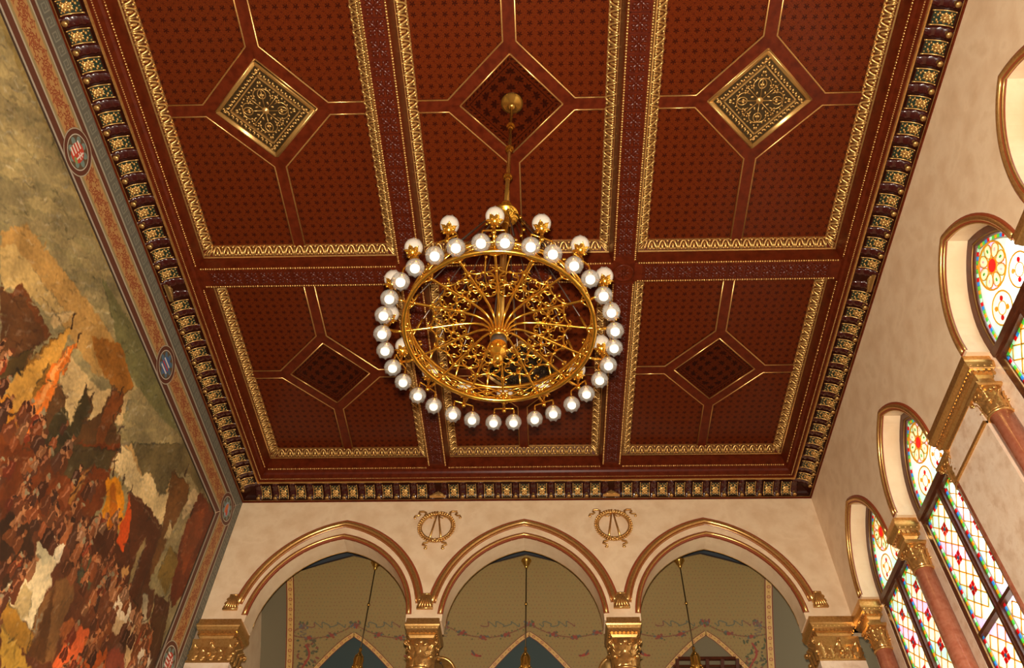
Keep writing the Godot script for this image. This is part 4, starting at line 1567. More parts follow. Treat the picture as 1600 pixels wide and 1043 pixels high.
func window_glass(w: Node3D) -> void:
	# the pointed head: a rosette over two roundels
	var lead := new_st()
	var head := PackedVector2Array()
	for p in arch_pts(0.387, 0.82, 6.97, 12):
		head.append(p)
	head.append(Vector2(0.433, 6.925))
	head.append(Vector2(-0.433, 6.925))
	var rose := Vector2(0, 7.44)
	var sub := 7.09
	var R := 0.215
	for sx in [-1, 1]:
		for sy in [-1, 1]:
			var cut := PackedVector2Array([Vector2(0, sub), Vector2(sx * 1.0, sub), Vector2(sx * 1.0, sub + sy * 1.0), Vector2(0, sub + sy * 1.0)])
			for piece in Geometry2D.intersect_polygons(head, cut):
				for less in Geometry2D.clip_polygons(piece, disc(Vector2(sx * 0.2, sub), 0.15)):
					for rest in Geometry2D.clip_polygons(less, disc(rose, R)):
						if not Geometry2D.is_polygon_clockwise(rest):
							pane("ground_pane", rest, "glass_sky" if sy > 0 else "glass_mint", w)
	pane("rose_eye", disc(rose, 0.062), "glass_red", w)
	ring_line(lead, rose, 0.066, 0.008)
	ring_line(lead, rose, R, 0.009)
	for k in 8:
		var a := k * TAU / 8 + PI / 8
		var petal := PackedVector2Array()
		for i in 16:
			var u := TAU * i / 16
			petal.append(rose + Vector2(0.137 + 0.064 * cos(u), 0.052 * sin(u) * (1.0 + 0.25 * cos(u))).rotated(a))
		pane("rose_petal", petal, "glass_cream", w)
		var line := []
		for p in petal:
			line.append(Vector3(p.x, p.y, 0.004))
		tube(lead, line, 0.005, 4, true)
		var leaf := disc(Vector2.ZERO, 0.02, 8, 0.6)
		for i in leaf.size():
			leaf[i] = rose + (leaf[i].rotated(PI / 2) + Vector2(0.145, 0)).rotated(a)
		pane("petal_leaf", leaf, "glass_green" if k % 2 else "glass_lilac", w, 0.006, 0.003)
		var gap := PackedVector2Array([rose + Vector2(0.075, 0).rotated(a + PI / 8), rose + Vector2(R - 0.006, -0.05).rotated(a + PI / 8), rose + Vector2(R - 0.003, 0).rotated(a + PI / 8), rose + Vector2(R - 0.006, 0.05).rotated(a + PI / 8)])
		pane("rose_wedge", gap, "glass_mint" if k % 2 else "glass_lilac", w, -0.008, 0.004)
	for sx in [-1, 1]:
		var c := Vector2(sx * 0.2, sub)
		pane("side_roundel", disc(c, 0.15), "glass_clear", w)
		ring_line(lead, c, 0.15, 0.008)
		ring_line(lead, c, 0.06, 0.005)
		for k in 4:
			pane("roundel_leaf", disc(c + Vector2(0.085, 0).rotated(k * PI / 2 + PI / 4), 0.024, 8), "glass_yellow" if k % 2 else "glass_red", w, 0.006, 0.003)
	stuff_border(w, arch_pts(0.387, 0.85, 6.97, 12), 0.03)
	# the two lights below the transom, down to below the edge of view
	for sx in [-1, 1]:
		light_panes(w, lead, sx * 0.268, 6.79, 5.54, 0.215)
		light_panes(w, lead, sx * 0.268, 5.5, 4.3, 0.215)
		stuff_border(w, PackedVector2Array([Vector2(sx * 0.05, 4.3), Vector2(sx * 0.05, 6.78), Vector2(sx * 0.482, 6.78), Vector2(sx * 0.482, 4.3)]), 0.028)
	stuff(obj("lead_lines", lead, M.glass_yellow, w))
	pane("lower_pane", PackedVector2Array([Vector2(-0.5, 3.0), Vector2(0.5, 3.0), Vector2(0.5, 4.29), Vector2(-0.5, 4.29)]), "glass_clear", w)

func stuff_border(w: Node3D, path: PackedVector2Array, wide: float) -> void:
	# a strip of small coloured squares along a line
	var sts := [new_st(), new_st(), new_st(), new_st(), new_st()]
	var mats := ["glass_green", "glass_red", "glass_blue", "glass_yellow", "glass_mint"]
	var used := {}
	var n := 0
	for i in path.size() - 1:
		var a := path[i]
		var b := path[i + 1]
		var m := maxi(1, int(round(a.distance_to(b) / 0.042)))
		for k in m:
			var p := a.lerp(b, float(k) / m)
			var r := a.lerp(b, (k + 0.9) / m)
			var o := (b - a).orthogonal().normalized() * wide / 2
			var c: int = [0, 3, 0, 2, 1, 4][n % 6]
			prism(sts[c], PackedVector2Array([p - o, r - o, r + o, p + o]), 0.006)
			used[c] = true
			n += 1
	for c in used:
		stuff(obj("border_squares", sts[c], M[mats[c]], w))

func light_panes(w: Node3D, lead: SurfaceTool, x: float, top: float, bottom: float, half: float) -> void:
	var field := PackedVector2Array([Vector2(x - half + 0.035, bottom), Vector2(x + half - 0.035, bottom), Vector2(x + half - 0.035, top - 0.03), Vector2(x - half + 0.035, top - 0.03)])
	var dx := 0.09
	var dy := 0.0825
	var y0 := 6.525
	var kinds := ["glass_clear", "glass_lilac", "glass_clear", "glass_mint", "glass_clear"]
	for j in range(-3, 30):
		for i in range(-2, 3):
			if (i + j) % 2 == 0:
				continue
			var c := Vector2(x + i * dx, y0 - j * dy)
			if c.y > top + dy or c.y < bottom - dy:
				continue
			var rh := PackedVector2Array([c + Vector2(dx - 0.004, 0), c + Vector2(0, dy - 0.004), c - Vector2(dx - 0.004, 0), c - Vector2(0, dy - 0.004)])
			for piece in Geometry2D.intersect_polygons(rh, field):
				pane("lozenge_pane", piece, kinds[posmod(i * 3 + j * 2, 5)], w)
			for e in [[rh[0], rh[1]], [rh[1], rh[2]]]:
				if e[0].x < x + half and e[1].x > x - half and maxf(e[0].y, e[1].y) < top and minf(e[0].y, e[1].y) > bottom:
					tube(lead, [Vector3(e[0].x, e[0].y, 0.004), Vector3(e[1].x, e[1].y, 0.004)], 0.0075, 4)
	for j in range(-1, 8):
		var c := Vector2(x, y0 - j * 0.33)
		if c.y < top - 0.05 and c.y > bottom + 0.05:
			for k in 4:
				pane("cross_arm", square(c + Vector2(0.04, 0).rotated(k * PI / 2 + PI / 4), 0.024), "glass_red", w, 0.007, 0.004)
			pane("cross_eye", square(c, 0.015), "glass_blue", w, 0.008, 0.005)

func square(c: Vector2, h: float) -> PackedVector2Array:
	return PackedVector2Array([c + Vector2(-h, -h), c + Vector2(h, -h), c + Vector2(h, h), c + Vector2(-h, h)])

# ------------------------------------------------------------------ mural
func build_mural() -> void:
	var mu := node("mural", self, Transform3D(Basis(), Vector3(-4.0, 0, 0)))
	tag(mu, "large painted battle mural with banners and crowd on the left wall", "mural")
	var z0 := 0.67
	var z1 := 10.48
	var y0 := 3.2
	var y1 := 8.085
	var m := mat("mural_paint", "ffffff", 0.55)
	m.albedo_texture = mural_texture(z0, z1, y0, y1)
	var st := new_st()
	var t := PackedVector3Array()
	q(t, Vector3(0.008, y1, z0), Vector3(0.008, y1, z1), Vector3(0.008, y0, z1), Vector3(0.008, y0, z0))
	face(st, t, Vector3(1, 0, 0), -1, PackedVector2Array([Vector2(0, 0), Vector2(1, 0), Vector2(1, 1), Vector2(0, 0), Vector2(1, 1), Vector2(0, 1)]))
	obj("canvas", st, m, mu)
	# raised fillet round the canvas
	st = new_st()
	var zz := [z0, z1]
	box(st, Vector3(0.0075, y1, ZC), Vector3(0.014, 0.018, z1 - z0))
	for z in zz:
		box(st, Vector3(0.0075, (y0 + y1) / 2, z), Vector3(0.014, y1 - y0, 0.018))
	obj("fillet", st, M.ink_brown, mu)
	var band := mat("mural_border", "ffffff", 0.6)
	band.albedo_texture = band_texture()
	st = new_st()
	strip(st, Vector3(0.006, YR, 0), Vector3(0.006, YR, ZL), Vector3(0, -0.704, 0), 0.675, 0.675)
	obj("border_band", st, band, mu)
	st = new_st()
	strip(st, Vector3(0.006, y0, 0), Vector3(0.006, YR, 0), Vector3(0, 0, 0.66), 0.0, 0.704)
	obj("border_band", st, band, mu)
	for c in [[8.335, 5.62, 0], [8.345, 2.995, 1], [8.38, 0.385, 2], [6.215, 0.4, 0], [8.335, 8.16, 2]]:
		var me := new_st()
		var p := PackedVector3Array()
		var uv := PackedVector2Array()
		for i in 36:
			for e in [-1, i, i + 1]:
				var a: float = TAU * e / 36
				var r := 0.0 if e < 0 else 1.0
				p.append(Vector3(0.009, c[0] + sin(a) * 0.225 * r, c[1] + cos(a) * 0.225 * r))
				uv.append(Vector2(0.5 - cos(a) * 0.5 * r, 0.5 - sin(a) * 0.5 * r))
		face(me, p, Vector3(1, 0, 0), -1, uv)
		var mm := mat("medallion_%d" % c[2], "ffffff", 0.6)
		mm.albedo_texture = medallion_texture(c[2])
		obj("medallion", me, mm, mu)

func strip(st: SurfaceTool, a: Vector3, b: Vector3, across: Vector3, cut_a: float, cut_b: float) -> void:
	# a band from a to b whose inner edge is mitred; the print repeats every metre
	var d := (b - a).normalized()
	var ln := a.distance_to(b)
	var t := PackedVector3Array()
	q(t, a, b, b + across - d * cut_b, a + across + d * cut_a)
	face(st, t, Vector3(1, 0, 0), -1, PackedVector2Array([Vector2(0, 0), Vector2(ln, 0), Vector2(ln - cut_b, 1), Vector2(0, 0), Vector2(ln - cut_b, 1), Vector2(cut_a, 1)]))

func band_texture() -> ImageTexture:
	# rows from the cornice down: grey meander, white and brown lines, orange arabesque, lines again
	var w := 512
	var h := 352
	var im := Image.create(w, h, false, Image.FORMAT_RGB8)
	im.fill(srgb("b58f5c"))
	im.fill_rect(Rect2i(0, 0, w, 84), srgb("5e5a4e"))
	for k in 8:
		var x := k * 64
		for o in [[6, 14, 44, 6], [6, 14, 6, 52], [6, 60, 44, 6], [44, 30, 6, 36], [20, 30, 28, 6], [20, 30, 6, 18]]:
			im.fill_rect(Rect2i(x + o[0], o[1], o[2], o[3]), srgb("7c7866"))
	im.fill_rect(Rect2i(0, 84, w, 12), srgb("9a927e"))
	im.fill_rect(Rect2i(0, 96, w, 32), srgb("5a3020"))
	im.fill_rect(Rect2i(0, 128, w, 9), srgb("a89c84"))
	im.fill_rect(Rect2i(0, 137, w, 16), srgb("8e7a50"))
	im.fill_rect(Rect2i(0, 153, w, 108), srgb("a97c48"))
	var ink := srgb("8a4526")
	for k in 4:
		var c := Vector2(64 + k * 128, 207)
		var s := 1.0 if k % 2 == 0 else -1.0
		for i in 120:
			var a := i / 120.0 * TAU * 1.6
			var r := 42.0 * (1.0 - i / 150.0)
			ell(im, c.x + r * cos(a), c.y + s * r * sin(a), 3, 3, 0, ink)
			if i % 9 == 0:
				ell(im, c.x + (r + 10) * cos(a), c.y + s * (r + 8) * sin(a), 10, 4, a + 0.8, ink)
				ell(im, c.x + (r - 9) * cos(a), c.y + s * (r - 8) * sin(a), 7, 3, a - 0.8, ink)
		for i in 64:
			ell(im, c.x + 64 - 32 + i, 207 + s * 34 * sin(i / 64.0 * PI), 2.5, 2.5, 0, ink)
		for e in [-1, 1]:
			var d := c + Vector2(64, e * 30)
			for i in 60:
				var a := i / 60.0 * TAU * 1.3
				var r := 19.0 * (1.0 - i / 75.0)
				ell(im, d.x + r * cos(a), d.y + e * r * sin(a), 2.2, 2.2, 0, ink)
				if i % 10 == 0:
					ell(im, d.x + (r + 6) * cos(a), d.y + e * (r + 5) * sin(a), 7, 3, a, ink)
	im.fill_rect(Rect2i(0, 261, w, 16), srgb("8e7a50"))
	im.fill_rect(Rect2i(0, 277, w, 10), srgb("a89c84"))
	im.fill_rect(Rect2i(0, 287, w, 40), srgb("5a3020"))
	im.fill_rect(Rect2i(0, 327, w, 12), srgb("a09482"))
	im.fill_rect(Rect2i(0, 339, w, 13), srgb("6a5648"))
	return ImageTexture.create_from_image(im)

func medallion_texture(kind: int) -> ImageTexture:
	var im := Image.create(256, 256, false, Image.FORMAT_RGB8)
	im.fill(srgb("5a3020"))
	ell(im, 128, 128, 127, 127, 0, srgb("a89c84"))
	ell(im, 128, 128, 121, 121, 0, srgb("5a3020"))
	ell(im, 128, 128, 96, 96, 0, srgb("b5ab98"))
	ell(im, 128, 128, 90, 90, 0, srgb("5a4630"))
	for k in 8:
		ell(im, 128 + 62 * cos(k * TAU / 8), 128 + 62 * sin(k * TAU / 8), 24, 18, k * TAU / 8, srgb("6c7c72" if kind != 1 else "4c6474"))
	var red := srgb("b8402c")
	if kind == 0:
		# shield: red and white stripes on one half, white double cross on red on the other
		ell(im, 128, 134, 52, 62, 0, red)
		for k in 4:
			im.fill_rect(Rect2i(78, 88 + k * 26, 48, 12), srgb("d8c8b8"))
		im.fill_rect(Rect2i(148, 86, 9, 80), srgb("d8c8b8"))
		im.fill_rect(Rect2i(138, 104, 30, 8), srgb("d8c8b8"))
		im.fill_rect(Rect2i(134, 124, 38, 8), srgb("d8c8b8"))
		ell(im, 152, 172, 20, 12, 0, srgb("7c8a52"))
	elif kind == 1:
		ell(im, 128, 132, 50, 60, 0, srgb("3f5c8c"))
		for k in 3:
			im.fill_rect(Rect2i(84, 104 + k * 28, 88, 13), srgb("d8c8b8") if k != 1 else red)
	else:
		ell(im, 128, 132, 48, 58, 0, srgb("8a94a0"))
		ell(im, 118, 130, 22, 44, 0.2, srgb("c86a34"))
		ell(im, 142, 150, 16, 26, -0.3, red)
	return ImageTexture.create_from_image(im)

func pigment(hex: String) -> Color:
	# the earth colours of the painting, a little stronger than noted
	var c := srgb(hex)
	return Color.from_hsv(c.h * 0.97, minf(1.0, c.s * 1.18), c.v)

func fill_poly(im: Image, pts: PackedVector2Array, col: Color) -> void:
	var w := im.get_width()
	var h := im.get_height()
	var lo := 1e9
	var hi := -1e9
	for p in pts:
		lo = minf(lo, p.y)
		hi = maxf(hi, p.y)
	for y in range(maxi(0, int(lo)), mini(h, int(hi) + 1)):
		var xs := []
		for i in pts.size():
			var a := pts[i]
			var b := pts[(i + 1) % pts.size()]
			if (a.y <= y + 0.5) != (b.y <= y + 0.5):
				xs.append(a.x + (y + 0.5 - a.y) / (b.y - a.y) * (b.x - a.x))
		xs.sort()
		for k in range(0, xs.size() - 1, 2):
			var x0 := clampi(int(round(xs[k])), 0, w)
			var x1 := clampi(int(round(xs[k + 1])), 0, w)
			if x1 > x0:
				im.fill_rect(Rect2i(x0, y, x1 - x0, 1), col)

func mural_texture(z0: float, z1: float, y0: float, y1: float) -> ImageTexture:
	var k := 150.0
	var w := int((z1 - z0) * k)
	var h := int((y1 - y0) * k)
	var im := Image.create(w, h, false, Image.FORMAT_RGB8)
	im.fill(srgb("8d7a50"))
	var rg := RandomNumberGenerator.new()
	rg.seed = 11
	var px := func(z: float, y: float) -> Vector2: return Vector2((z - z0) * k, (y1 - y) * k)
	# long slanting strokes of the sky
	for i in 900:
		var c: Vector2 = px.call(rg.randf_range(0.6, 10.4), rg.randf_range(5.6, 8.1))
		var d := Vector2(rg.randf_range(10, 34), rg.randf_range(12, 40))
		var o := d.orthogonal().normalized() * rg.randf_range(3, 11)
		var col := srgb(["957f52", "8a784c", "9c8656", "81714a", "a18a58", "8c7a4e"][rg.randi() % 6])
		fill_poly(im, PackedVector2Array([c - d - o * 0.3, c + o, c + d, c - o]), col)
	fill_poly(im, PackedVector2Array([px.call(0.6, 6.2), px.call(3.0, 6.3), px.call(4.8, 6.1), px.call(5.6, 5.5), px.call(6.4, 5.2), px.call(7.2, 5.5), px.call(8.1, 5.9), px.call(9.0, 5.5), px.call(10.5, 5.7), px.call(10.5, 3.2), px.call(0.6, 3.2)]), srgb("63341a"))
	for e in MURAL:
		var pts := PackedVector2Array()
		for i in range(0, e[1].size(), 2):
			pts.append(px.call(e[1][i] / 100.0, e[1][i + 1] / 100.0))
		fill_poly(im, pts, pigment(e[0]))
	# folds and contours
	for e in MURAL:
		var n: int = e[1].size() / 2
		for i in n:
			if rg.randf() < 0.3:
				var a: Vector2 = px.call(e[1][2 * i] / 100.0, e[1][2 * i + 1] / 100.0)
				var j := (i + 1) % n
				var b: Vector2 = px.call(e[1][2 * j] / 100.0, e[1][2 * j + 1] / 100.0)
				var o := (b - a).orthogonal().normalized() * 1.0
				fill_poly(im, PackedVector2Array([a - o, a + o, b + o * 0.4, b - o * 0.4]), srgb(e[0]).darkened(0.35))
	for e in SPEARS:
		var a: Vector2 = px.call(e[1][0] / 100.0, e[1][1] / 100.0)
		var b: Vector2 = px.call(e[1][2] / 100.0, e[1][3] / 100.0)
		var o := (b - a).orthogonal().normalized() * 2.2
		fill_poly(im, PackedVector2Array([a - o * 0.5, a + o * 0.5, b + o, b - o]), srgb(e[0]))
	# brush strokes that pick up the paint below them, a little lighter or darker
	for i in 9000:
		var c := Vector2(rg.randi_range(2, w - 3), rg.randi_range(2, h - 3))
		var col := im.get_pixel(int(c.x), int(c.y))
		col = col.lightened(rg.randf() * 0.16) if rg.randf() < 0.5 else col.darkened(rg.randf() * 0.2)
		var a := 0.9 + rg.randfn(0.0, 0.35) + (0.5 if c.y > h * 0.35 else 0.0)
		var d := Vector2(cos(a), sin(a)) * rg.randf_range(4, 12)
		var o := d.orthogonal().normalized() * rg.randf_range(0.8, 2.2)
		fill_poly(im, PackedVector2Array([c - d, c - o, c + d, c + o]), col)
	im.resize(w / 2, h / 2, Image.INTERPOLATE_BILINEAR)
	im.resize(w, h, Image.INTERPOLATE_CUBIC)
	# the crowd: rows of heads, shoulders and caps
	var tones := ["c0703c", "82421f", "cc8a54", "5c2f16", "9c5424", "b05a2c", "6c3c22", "d8a070", "983616", "4c3020"]
	for i in 2100:
		var v := i / 2100.0
		var y := 6.62 - 3.2 * v + rg.randf_range(-0.08, 0.08)
		var z := rg.randf_range(0.8, 10.3)
		if z > 5.0 and y > 5.6 + 0.35 * sin(z * 1.7) + 0.15 * sin(z * 5.0):
			continue
		if y > 6.45 and z > 3.9 or y > 6.3 and z < 2.3 or (z > 2.35 and z < 3.25 and y < 5.85 and y > 4.6) or (z > 1.15 and z < 1.65 and y < 6.0 and y > 5.2):
			continue
		var c: Vector2 = px.call(z, y)
		var r := rg.randf_range(3.5, 6.5)
		var body := srgb(tones[rg.randi() % tones.size()]).lerp(srgb("6e3416"), 0.35)
		fill_poly(im, PackedVector2Array([c + Vector2(-r * 1.9, r * 5), c + Vector2(-r * 1.5, r * 1.7), c + Vector2(-r * 0.5, r * 0.8), c + Vector2(r * 0.6, r * 0.8), c + Vector2(r * 1.6, r * 1.9), c + Vector2(r * 1.6, r * 5)]), body.darkened(rg.randf() * 0.4))
		fill_poly(im, PackedVector2Array([c + Vector2(r * 0.2, r * 1.2), c + Vector2(r * 0.8, r * 1.6), c + Vector2(r * 0.5, r * 4.6), c + Vector2(r * 0.1, r * 4.2)]), body.lightened(0.12))
		if c.x > 12 and c.y > 12 and c.x < w - 12 and c.y < h - 12:
			ell(im, c.x, c.y, r * 0.72, r, 0.15, srgb("b87a4c").lerp(body, rg.randf() * 0.6))
			ell(im, c.x - r * 0.15, c.y - r * 0.55, r * 0.8, r * 0.5, 0.15, srgb(["3c2012", "5a3018", "7a4422", "8e7a58"][rg.randi() % 4]))
	# drag and mottle the paint
	var noises := []
	for s in 4:
		var n := FastNoiseLite.new()
		n.seed = 90 + s
		n.frequency = [0.05, 0.05, 0.012, 0.12][s]
		n.fractal_octaves = 3
		noises.append(n.get_image(w, h, false, false, s < 2 or s == 2).get_data())
	var src := im.get_data()
	var out := PackedByteArray()
	out.resize(src.size())
	var nx: PackedByteArray = noises[0]
	var ny: PackedByteArray = noises[1]
	var nl: PackedByteArray = noises[2]
	var nf: PackedByteArray = noises[3]
	for y in h:
		for x in w:
			var i := y * w + x
			var sx := clampi(x + ((nx[i] - 128) >> 5), 0, w - 1)
			var sy := clampi(y + ((ny[i] - 128) >> 5), 0, h - 1)
			var j := (sy * w + sx) * 3
			var g := 1.0 + (nl[i] - 128) * 0.0016 + (nf[i] - 128) * 0.0009
			out[i * 3] = clampi(int(src[j] * g), 0, 255)
			out[i * 3 + 1] = clampi(int(src[j + 1] * g), 0, 255)
			out[i * 3 + 2] = clampi(int(src[j + 2] * g), 0, 255)
	return ImageTexture.create_from_image(Image.create_from_data(w, h, false, Image.FORMAT_RGB8, out))

# ------------------------------------------------------------------ chandelier
func rp(r: float, y: float, a: float) -> Vector3:
	return Vector3(r * cos(a), y, r * sin(a))

func build_chandelier() -> void:
	var ch := node("chandelier", self, Transform3D(Basis(), Vector3(0.005, 0, 5.585)))
	tag(ch, "great brass ring chandelier with sixteen arms of glass shades", "chandelier")
	var brass: StandardMaterial3D = M.brass
	var st := new_st()
	lathe(st, [[0.0, YP], [0.112, YP], [0.112, YP - 0.012], [0.096, YP - 0.02], [0.088, YP - 0.034], [0.07, YP - 0.04], [0.062, YP - 0.058], [0.04, YP - 0.066], [0.034, YP - 0.1], [0.02, YP - 0.11], [0.0, YP - 0.11]], 28)
	obj("canopy", st, M.brass_pale, ch)
	st = new_st()
	lathe(st, [[0.0, YP - 0.1], [0.015, YP - 0.1], [0.017, 8.0], [0.02, 7.3], [0.0, 7.3]], 12)
	obj("rod", st, M.brass_pale, ch)
	for y in [8.8, 8.315, 7.775]:
		st = new_st()
		lathe(st, [[0.0, y + 0.06], [0.02, y + 0.055], [0.026, y + 0.042], [0.02, y + 0.034], [0.036, y + 0.02], [0.041, y], [0.036, y - 0.02], [0.02, y - 0.034], [0.024, y - 0.042], [0.018, y - 0.054], [0.0, y - 0.06]], 16)
		obj("rod_knop", st, brass, ch)
	st = new_st()
	lathe(st, [[0.0, 7.345], [0.02, 7.34], [0.042, 7.31], [0.046, 7.285], [0.036, 7.262], [0.026, 7.25], [0.032, 7.24], [0.034, 7.19], [0.055, 7.17], [0.098, 7.155], [0.108, 7.14], [0.1, 7.122], [0.08, 7.118], [0.05, 7.09], [0.036, 7.06], [0.042, 7.03], [0.03, 7.0], [0.024, 6.98], [0.0, 6.98]], 24)
	obj("crown_collar", st, brass, ch)
	st = new_st()
	lathe(st, [[0.0, 7.0], [0.026, 7.0], [0.026, 5.605], [0.0, 5.605]], 14)
	obj("centre_pipe", st, M.brass_pale, ch)
	# hub with its pendant ring
	st = new_st()
	lathe(st, [[0.0, 5.625], [0.05, 5.625], [0.058, 5.605], [0.06, 5.587], [0.056, 5.577], [0.0, 5.577]], 24)
	for k in 16:
		ball(st, rp(0.056, 5.620, k * TAU / 16), Vector3(0.01, 0.01, 0.01), 6, 4)
	var hub := obj("hub", st, brass, ch)
	st = new_st()
	lathe(st, [[0.0, 5.579], [0.054, 5.579], [0.054, 5.515], [0.0, 5.515]], 24)
	obj("hub_band", st, M.steel_dark, hub)
	st = new_st()
	lathe(st, [[0.0, 5.517], [0.054, 5.517], [0.058, 5.505], [0.05, 5.485], [0.056, 5.465], [0.05, 5.435], [0.032, 5.415], [0.034, 5.395], [0.026, 5.375], [0.018, 5.365], [0.0, 5.360]], 22)
	for k in 8:
		ball(st, rp(0.054, 5.465, k * TAU / 8), Vector3(0.014, 0.016, 0.014), 6, 4)
	obj("hub_finial", st, brass, hub)
	st = new_st()
	var pts := []
	for i in 18:
		pts.append(Vector3(cos(TAU * i / 18) * 0.024, 5.343 + sin(TAU * i / 18) * 0.024, 0))
	tube(st, pts, 0.006, 6, true)
	obj("hanging_ring", st, brass, hub)
	# the drum: two hoops with a quatrefoil frieze between
	for e in [[0.625, 5.66, "lower_hoop"], [0.612, 5.782, "upper_hoop"]]:
		st = new_st()
		var prof := [[-0.014, -0.01], [-0.014, 0.012], [0.002, 0.018], [0.014, 0.012], [0.016, -0.008], [0.002, -0.016]]
		if e[2] == "upper_hoop":
			prof = [[-0.008, -0.01], [-0.008, 0.012], [0.01, 0.014], [0.01, -0.01]]
		var fr := []
		for i in 64:
			var a: float = TAU * i / 64
			fr.append(Transform3D(Basis(rp(1, 0, a), Vector3.UP, rp(1, 0, a).cross(Vector3.UP)), rp(e[0], e[1], a)))
		sweep(st, fr, prof, 0, true)
		obj(e[2], st, brass, ch)
	st = new_st()
	for s in [-1, 1]:
		for e in 2:
			pts = []
			for i in 13:
				var v := i / 12.0
				var a: float = (v - 0.5) * TAU / 16
				pts.append(rp(0.618, 5.722 + s * (0.044 * sin(v * PI) if e == 0 else 0.044 * cos(v * TAU * 0.5) * cos(v * TAU * 0.5)) , a))
			tube(st, pts, 0.005, 5)
	for e in [[0.0, 0.026], [TAU / 32, 0.012], [-TAU / 32, 0.012]]:
		pts = []
		for i in 10:
			var u: float = TAU * i / 10
			pts.append(rp(0.618, 5.722 + sin(u) * e[1], e[0] + cos(u) * e[1] / 0.618))
		tube(st, pts, 0.005, 5, true)
	ball(st, rp(0.618, 5.722, 0), Vector3(0.009, 0.016, 0.016), 6, 4)
	# cross-shaped cresting
	tube(st, [rp(0.612, 5.79, TAU / 32), rp(0.612, 5.846, TAU / 32)], 0.006, 5, false, 0.004)
	for d in [Vector3(0, 5.85, 0), Vector3(0.014, 5.834, 0), Vector3(-0.014, 5.834, 0)]:
		ball(st, rp(0.612, d.y, TAU / 32 + d.x / 0.612), Vector3(0.009, 0.011, 0.009), 6, 4)
	var frieze := mat_mesh([[st, brass]])
	for k in 16:
		inst("frieze_panel", frieze, ch, Transform3D(Basis(Vector3.UP, -(k + 0.5) * TAU / 16), Vector3.ZERO))
	# spokes that rise from the hub and run out to the drum
	st = new_st()
	pts = []
	for p in [[0.043, 5.605], [0.05, 5.66], [0.072, 5.705], [0.11, 5.735], [0.165, 5.748], [0.25, 5.744], [0.35, 5.726], [0.5, 5.698], [0.66, 5.672], [0.7, 5.672]]:
		pts.append(rp(p[0], p[1], 0))
	tube(st, pts, 0.0085, 7)
	for r in [[0.31, 5.738], [0.45, 5.707], [0.58, 5.684]]:
		ball(st, rp(r[0], r[1], 0), Vector3(0.013, 0.014, 0.014), 7, 5)
	tube(st, [rp(0.575, 5.684, 0), rp(0.615, 5.66, 0.09)], 0.006, 5)
	tube(st, [rp(0.575, 5.684, 0), rp(0.615, 5.66, -0.09)], 0.006, 5)
	var spoke := mat_mesh([[st, brass]])
	# tracery of one bay: two rows of cusped roundels between the spokes, tied by pointed arches
	st = new_st()
	for row in [[0.275, 0.044, 0.17, 5.742], [0.385, 0.05, 0.16, 5.724]]:
		pts = []
		for i in 16:
			pts.append(rp(row[0] + row[1] * cos(TAU * i / 16), row[3], sin(TAU * i / 16) * row[2]))
		tube(st, pts, 0.006, 5, true)
		for k in 4:
			var u := TAU * (k + 0.5) / 4
			tube(st, [rp(row[0] + row[1] * cos(u - 0.5), row[3], sin(u - 0.5) * row[2]), rp(row[0] + row[1] * 0.52 * cos(u), row[3], sin(u) * row[2] * 0.52), rp(row[0] + row[1] * cos(u + 0.5), row[3], sin(u + 0.5) * row[2])], 0.005, 5)
	for s in [-1, 1]:
		pts = []
		for i in 9:
			var v := i / 8.0
			pts.append(rp(0.5 - 0.065 * sin(v * PI / 2), 5.7 + 0.018 * v, s * TAU / 32 * (1.0 - v * v)))
		tube(st, pts, 0.0065, 5)
		pts = []
		for i in 7:
			var v := i / 6.0
			pts.append(rp(0.318 + 0.03 * sin(v * PI), 5.732, s * TAU / 32 * (1.0 - v)))
		tube(st, pts, 0.006, 5)
		tube(st, [rp(0.46, 5.706, s * TAU / 32), rp(0.475, 5.712, s * 0.14), rp(0.462, 5.718, s * 0.1)], 0.005, 5, false, 0.003)
	ball(st, rp(0.438, 5.72, 0), Vector3(0.012, 0.012, 0.012), 6, 4)
	ball(st, rp(0.325, 5.733, 0), Vector3(0.011, 0.011, 0.011), 6, 4)
	# slender bracket that rises from the tracery
	pts = []
	for i in 7:
		var v := i / 6.0
		pts.append(rp(0.325 + 0.08 * v * v, 5.735 + 0.2 * v, 0.05 * sin(v * PI)))
	tube(st, pts, 0.006, 5)
	ball(st, rp(0.407, 5.945, 0), Vector3(0.012, 0.02, 0.012), 6, 4)
	var tracery := mat_mesh([[st, brass]])
	# thin stays from the collar to the drum
	st = new_st()
	tube(st, [rp(0.085, 7.12, 0), rp(0.6, 5.83, 0)], 0.0042, 5)
	var stay := mat_mesh([[st, M.steel_dark]])
	st = new_st()
	ball(st, rp(0.085, 7.12, 0).lerp(rp(0.6, 5.83, 0), 0.12), Vector3(0.015, 0.018, 0.015), 7, 5)
	var stay_knop := mat_mesh([[st, brass]])
	st = new_st()
	tube(st, [rp(0.555, 5.94, 0), rp(0.575, 5.89, 0), rp(0.606, 5.785, 0)], 0.011, 6, false, 0.006)
	var stay_hook := mat_mesh([[st, brass]])
	for k in 16:
		var turn := Transform3D(Basis(Vector3.UP, -k * TAU / 16), Vector3.ZERO)
		var half := Transform3D(Basis(Vector3.UP, -(k + 0.5) * TAU / 16), Vector3.ZERO)
		inst("spoke", spoke, ch, turn)
		inst("tracery", tracery, ch, half)
		var s := inst("stay", stay, ch, half)
		inst("stay_knop", stay_knop, s)
		inst("stay_hook", stay_hook, s)
	lamp_arms(ch)

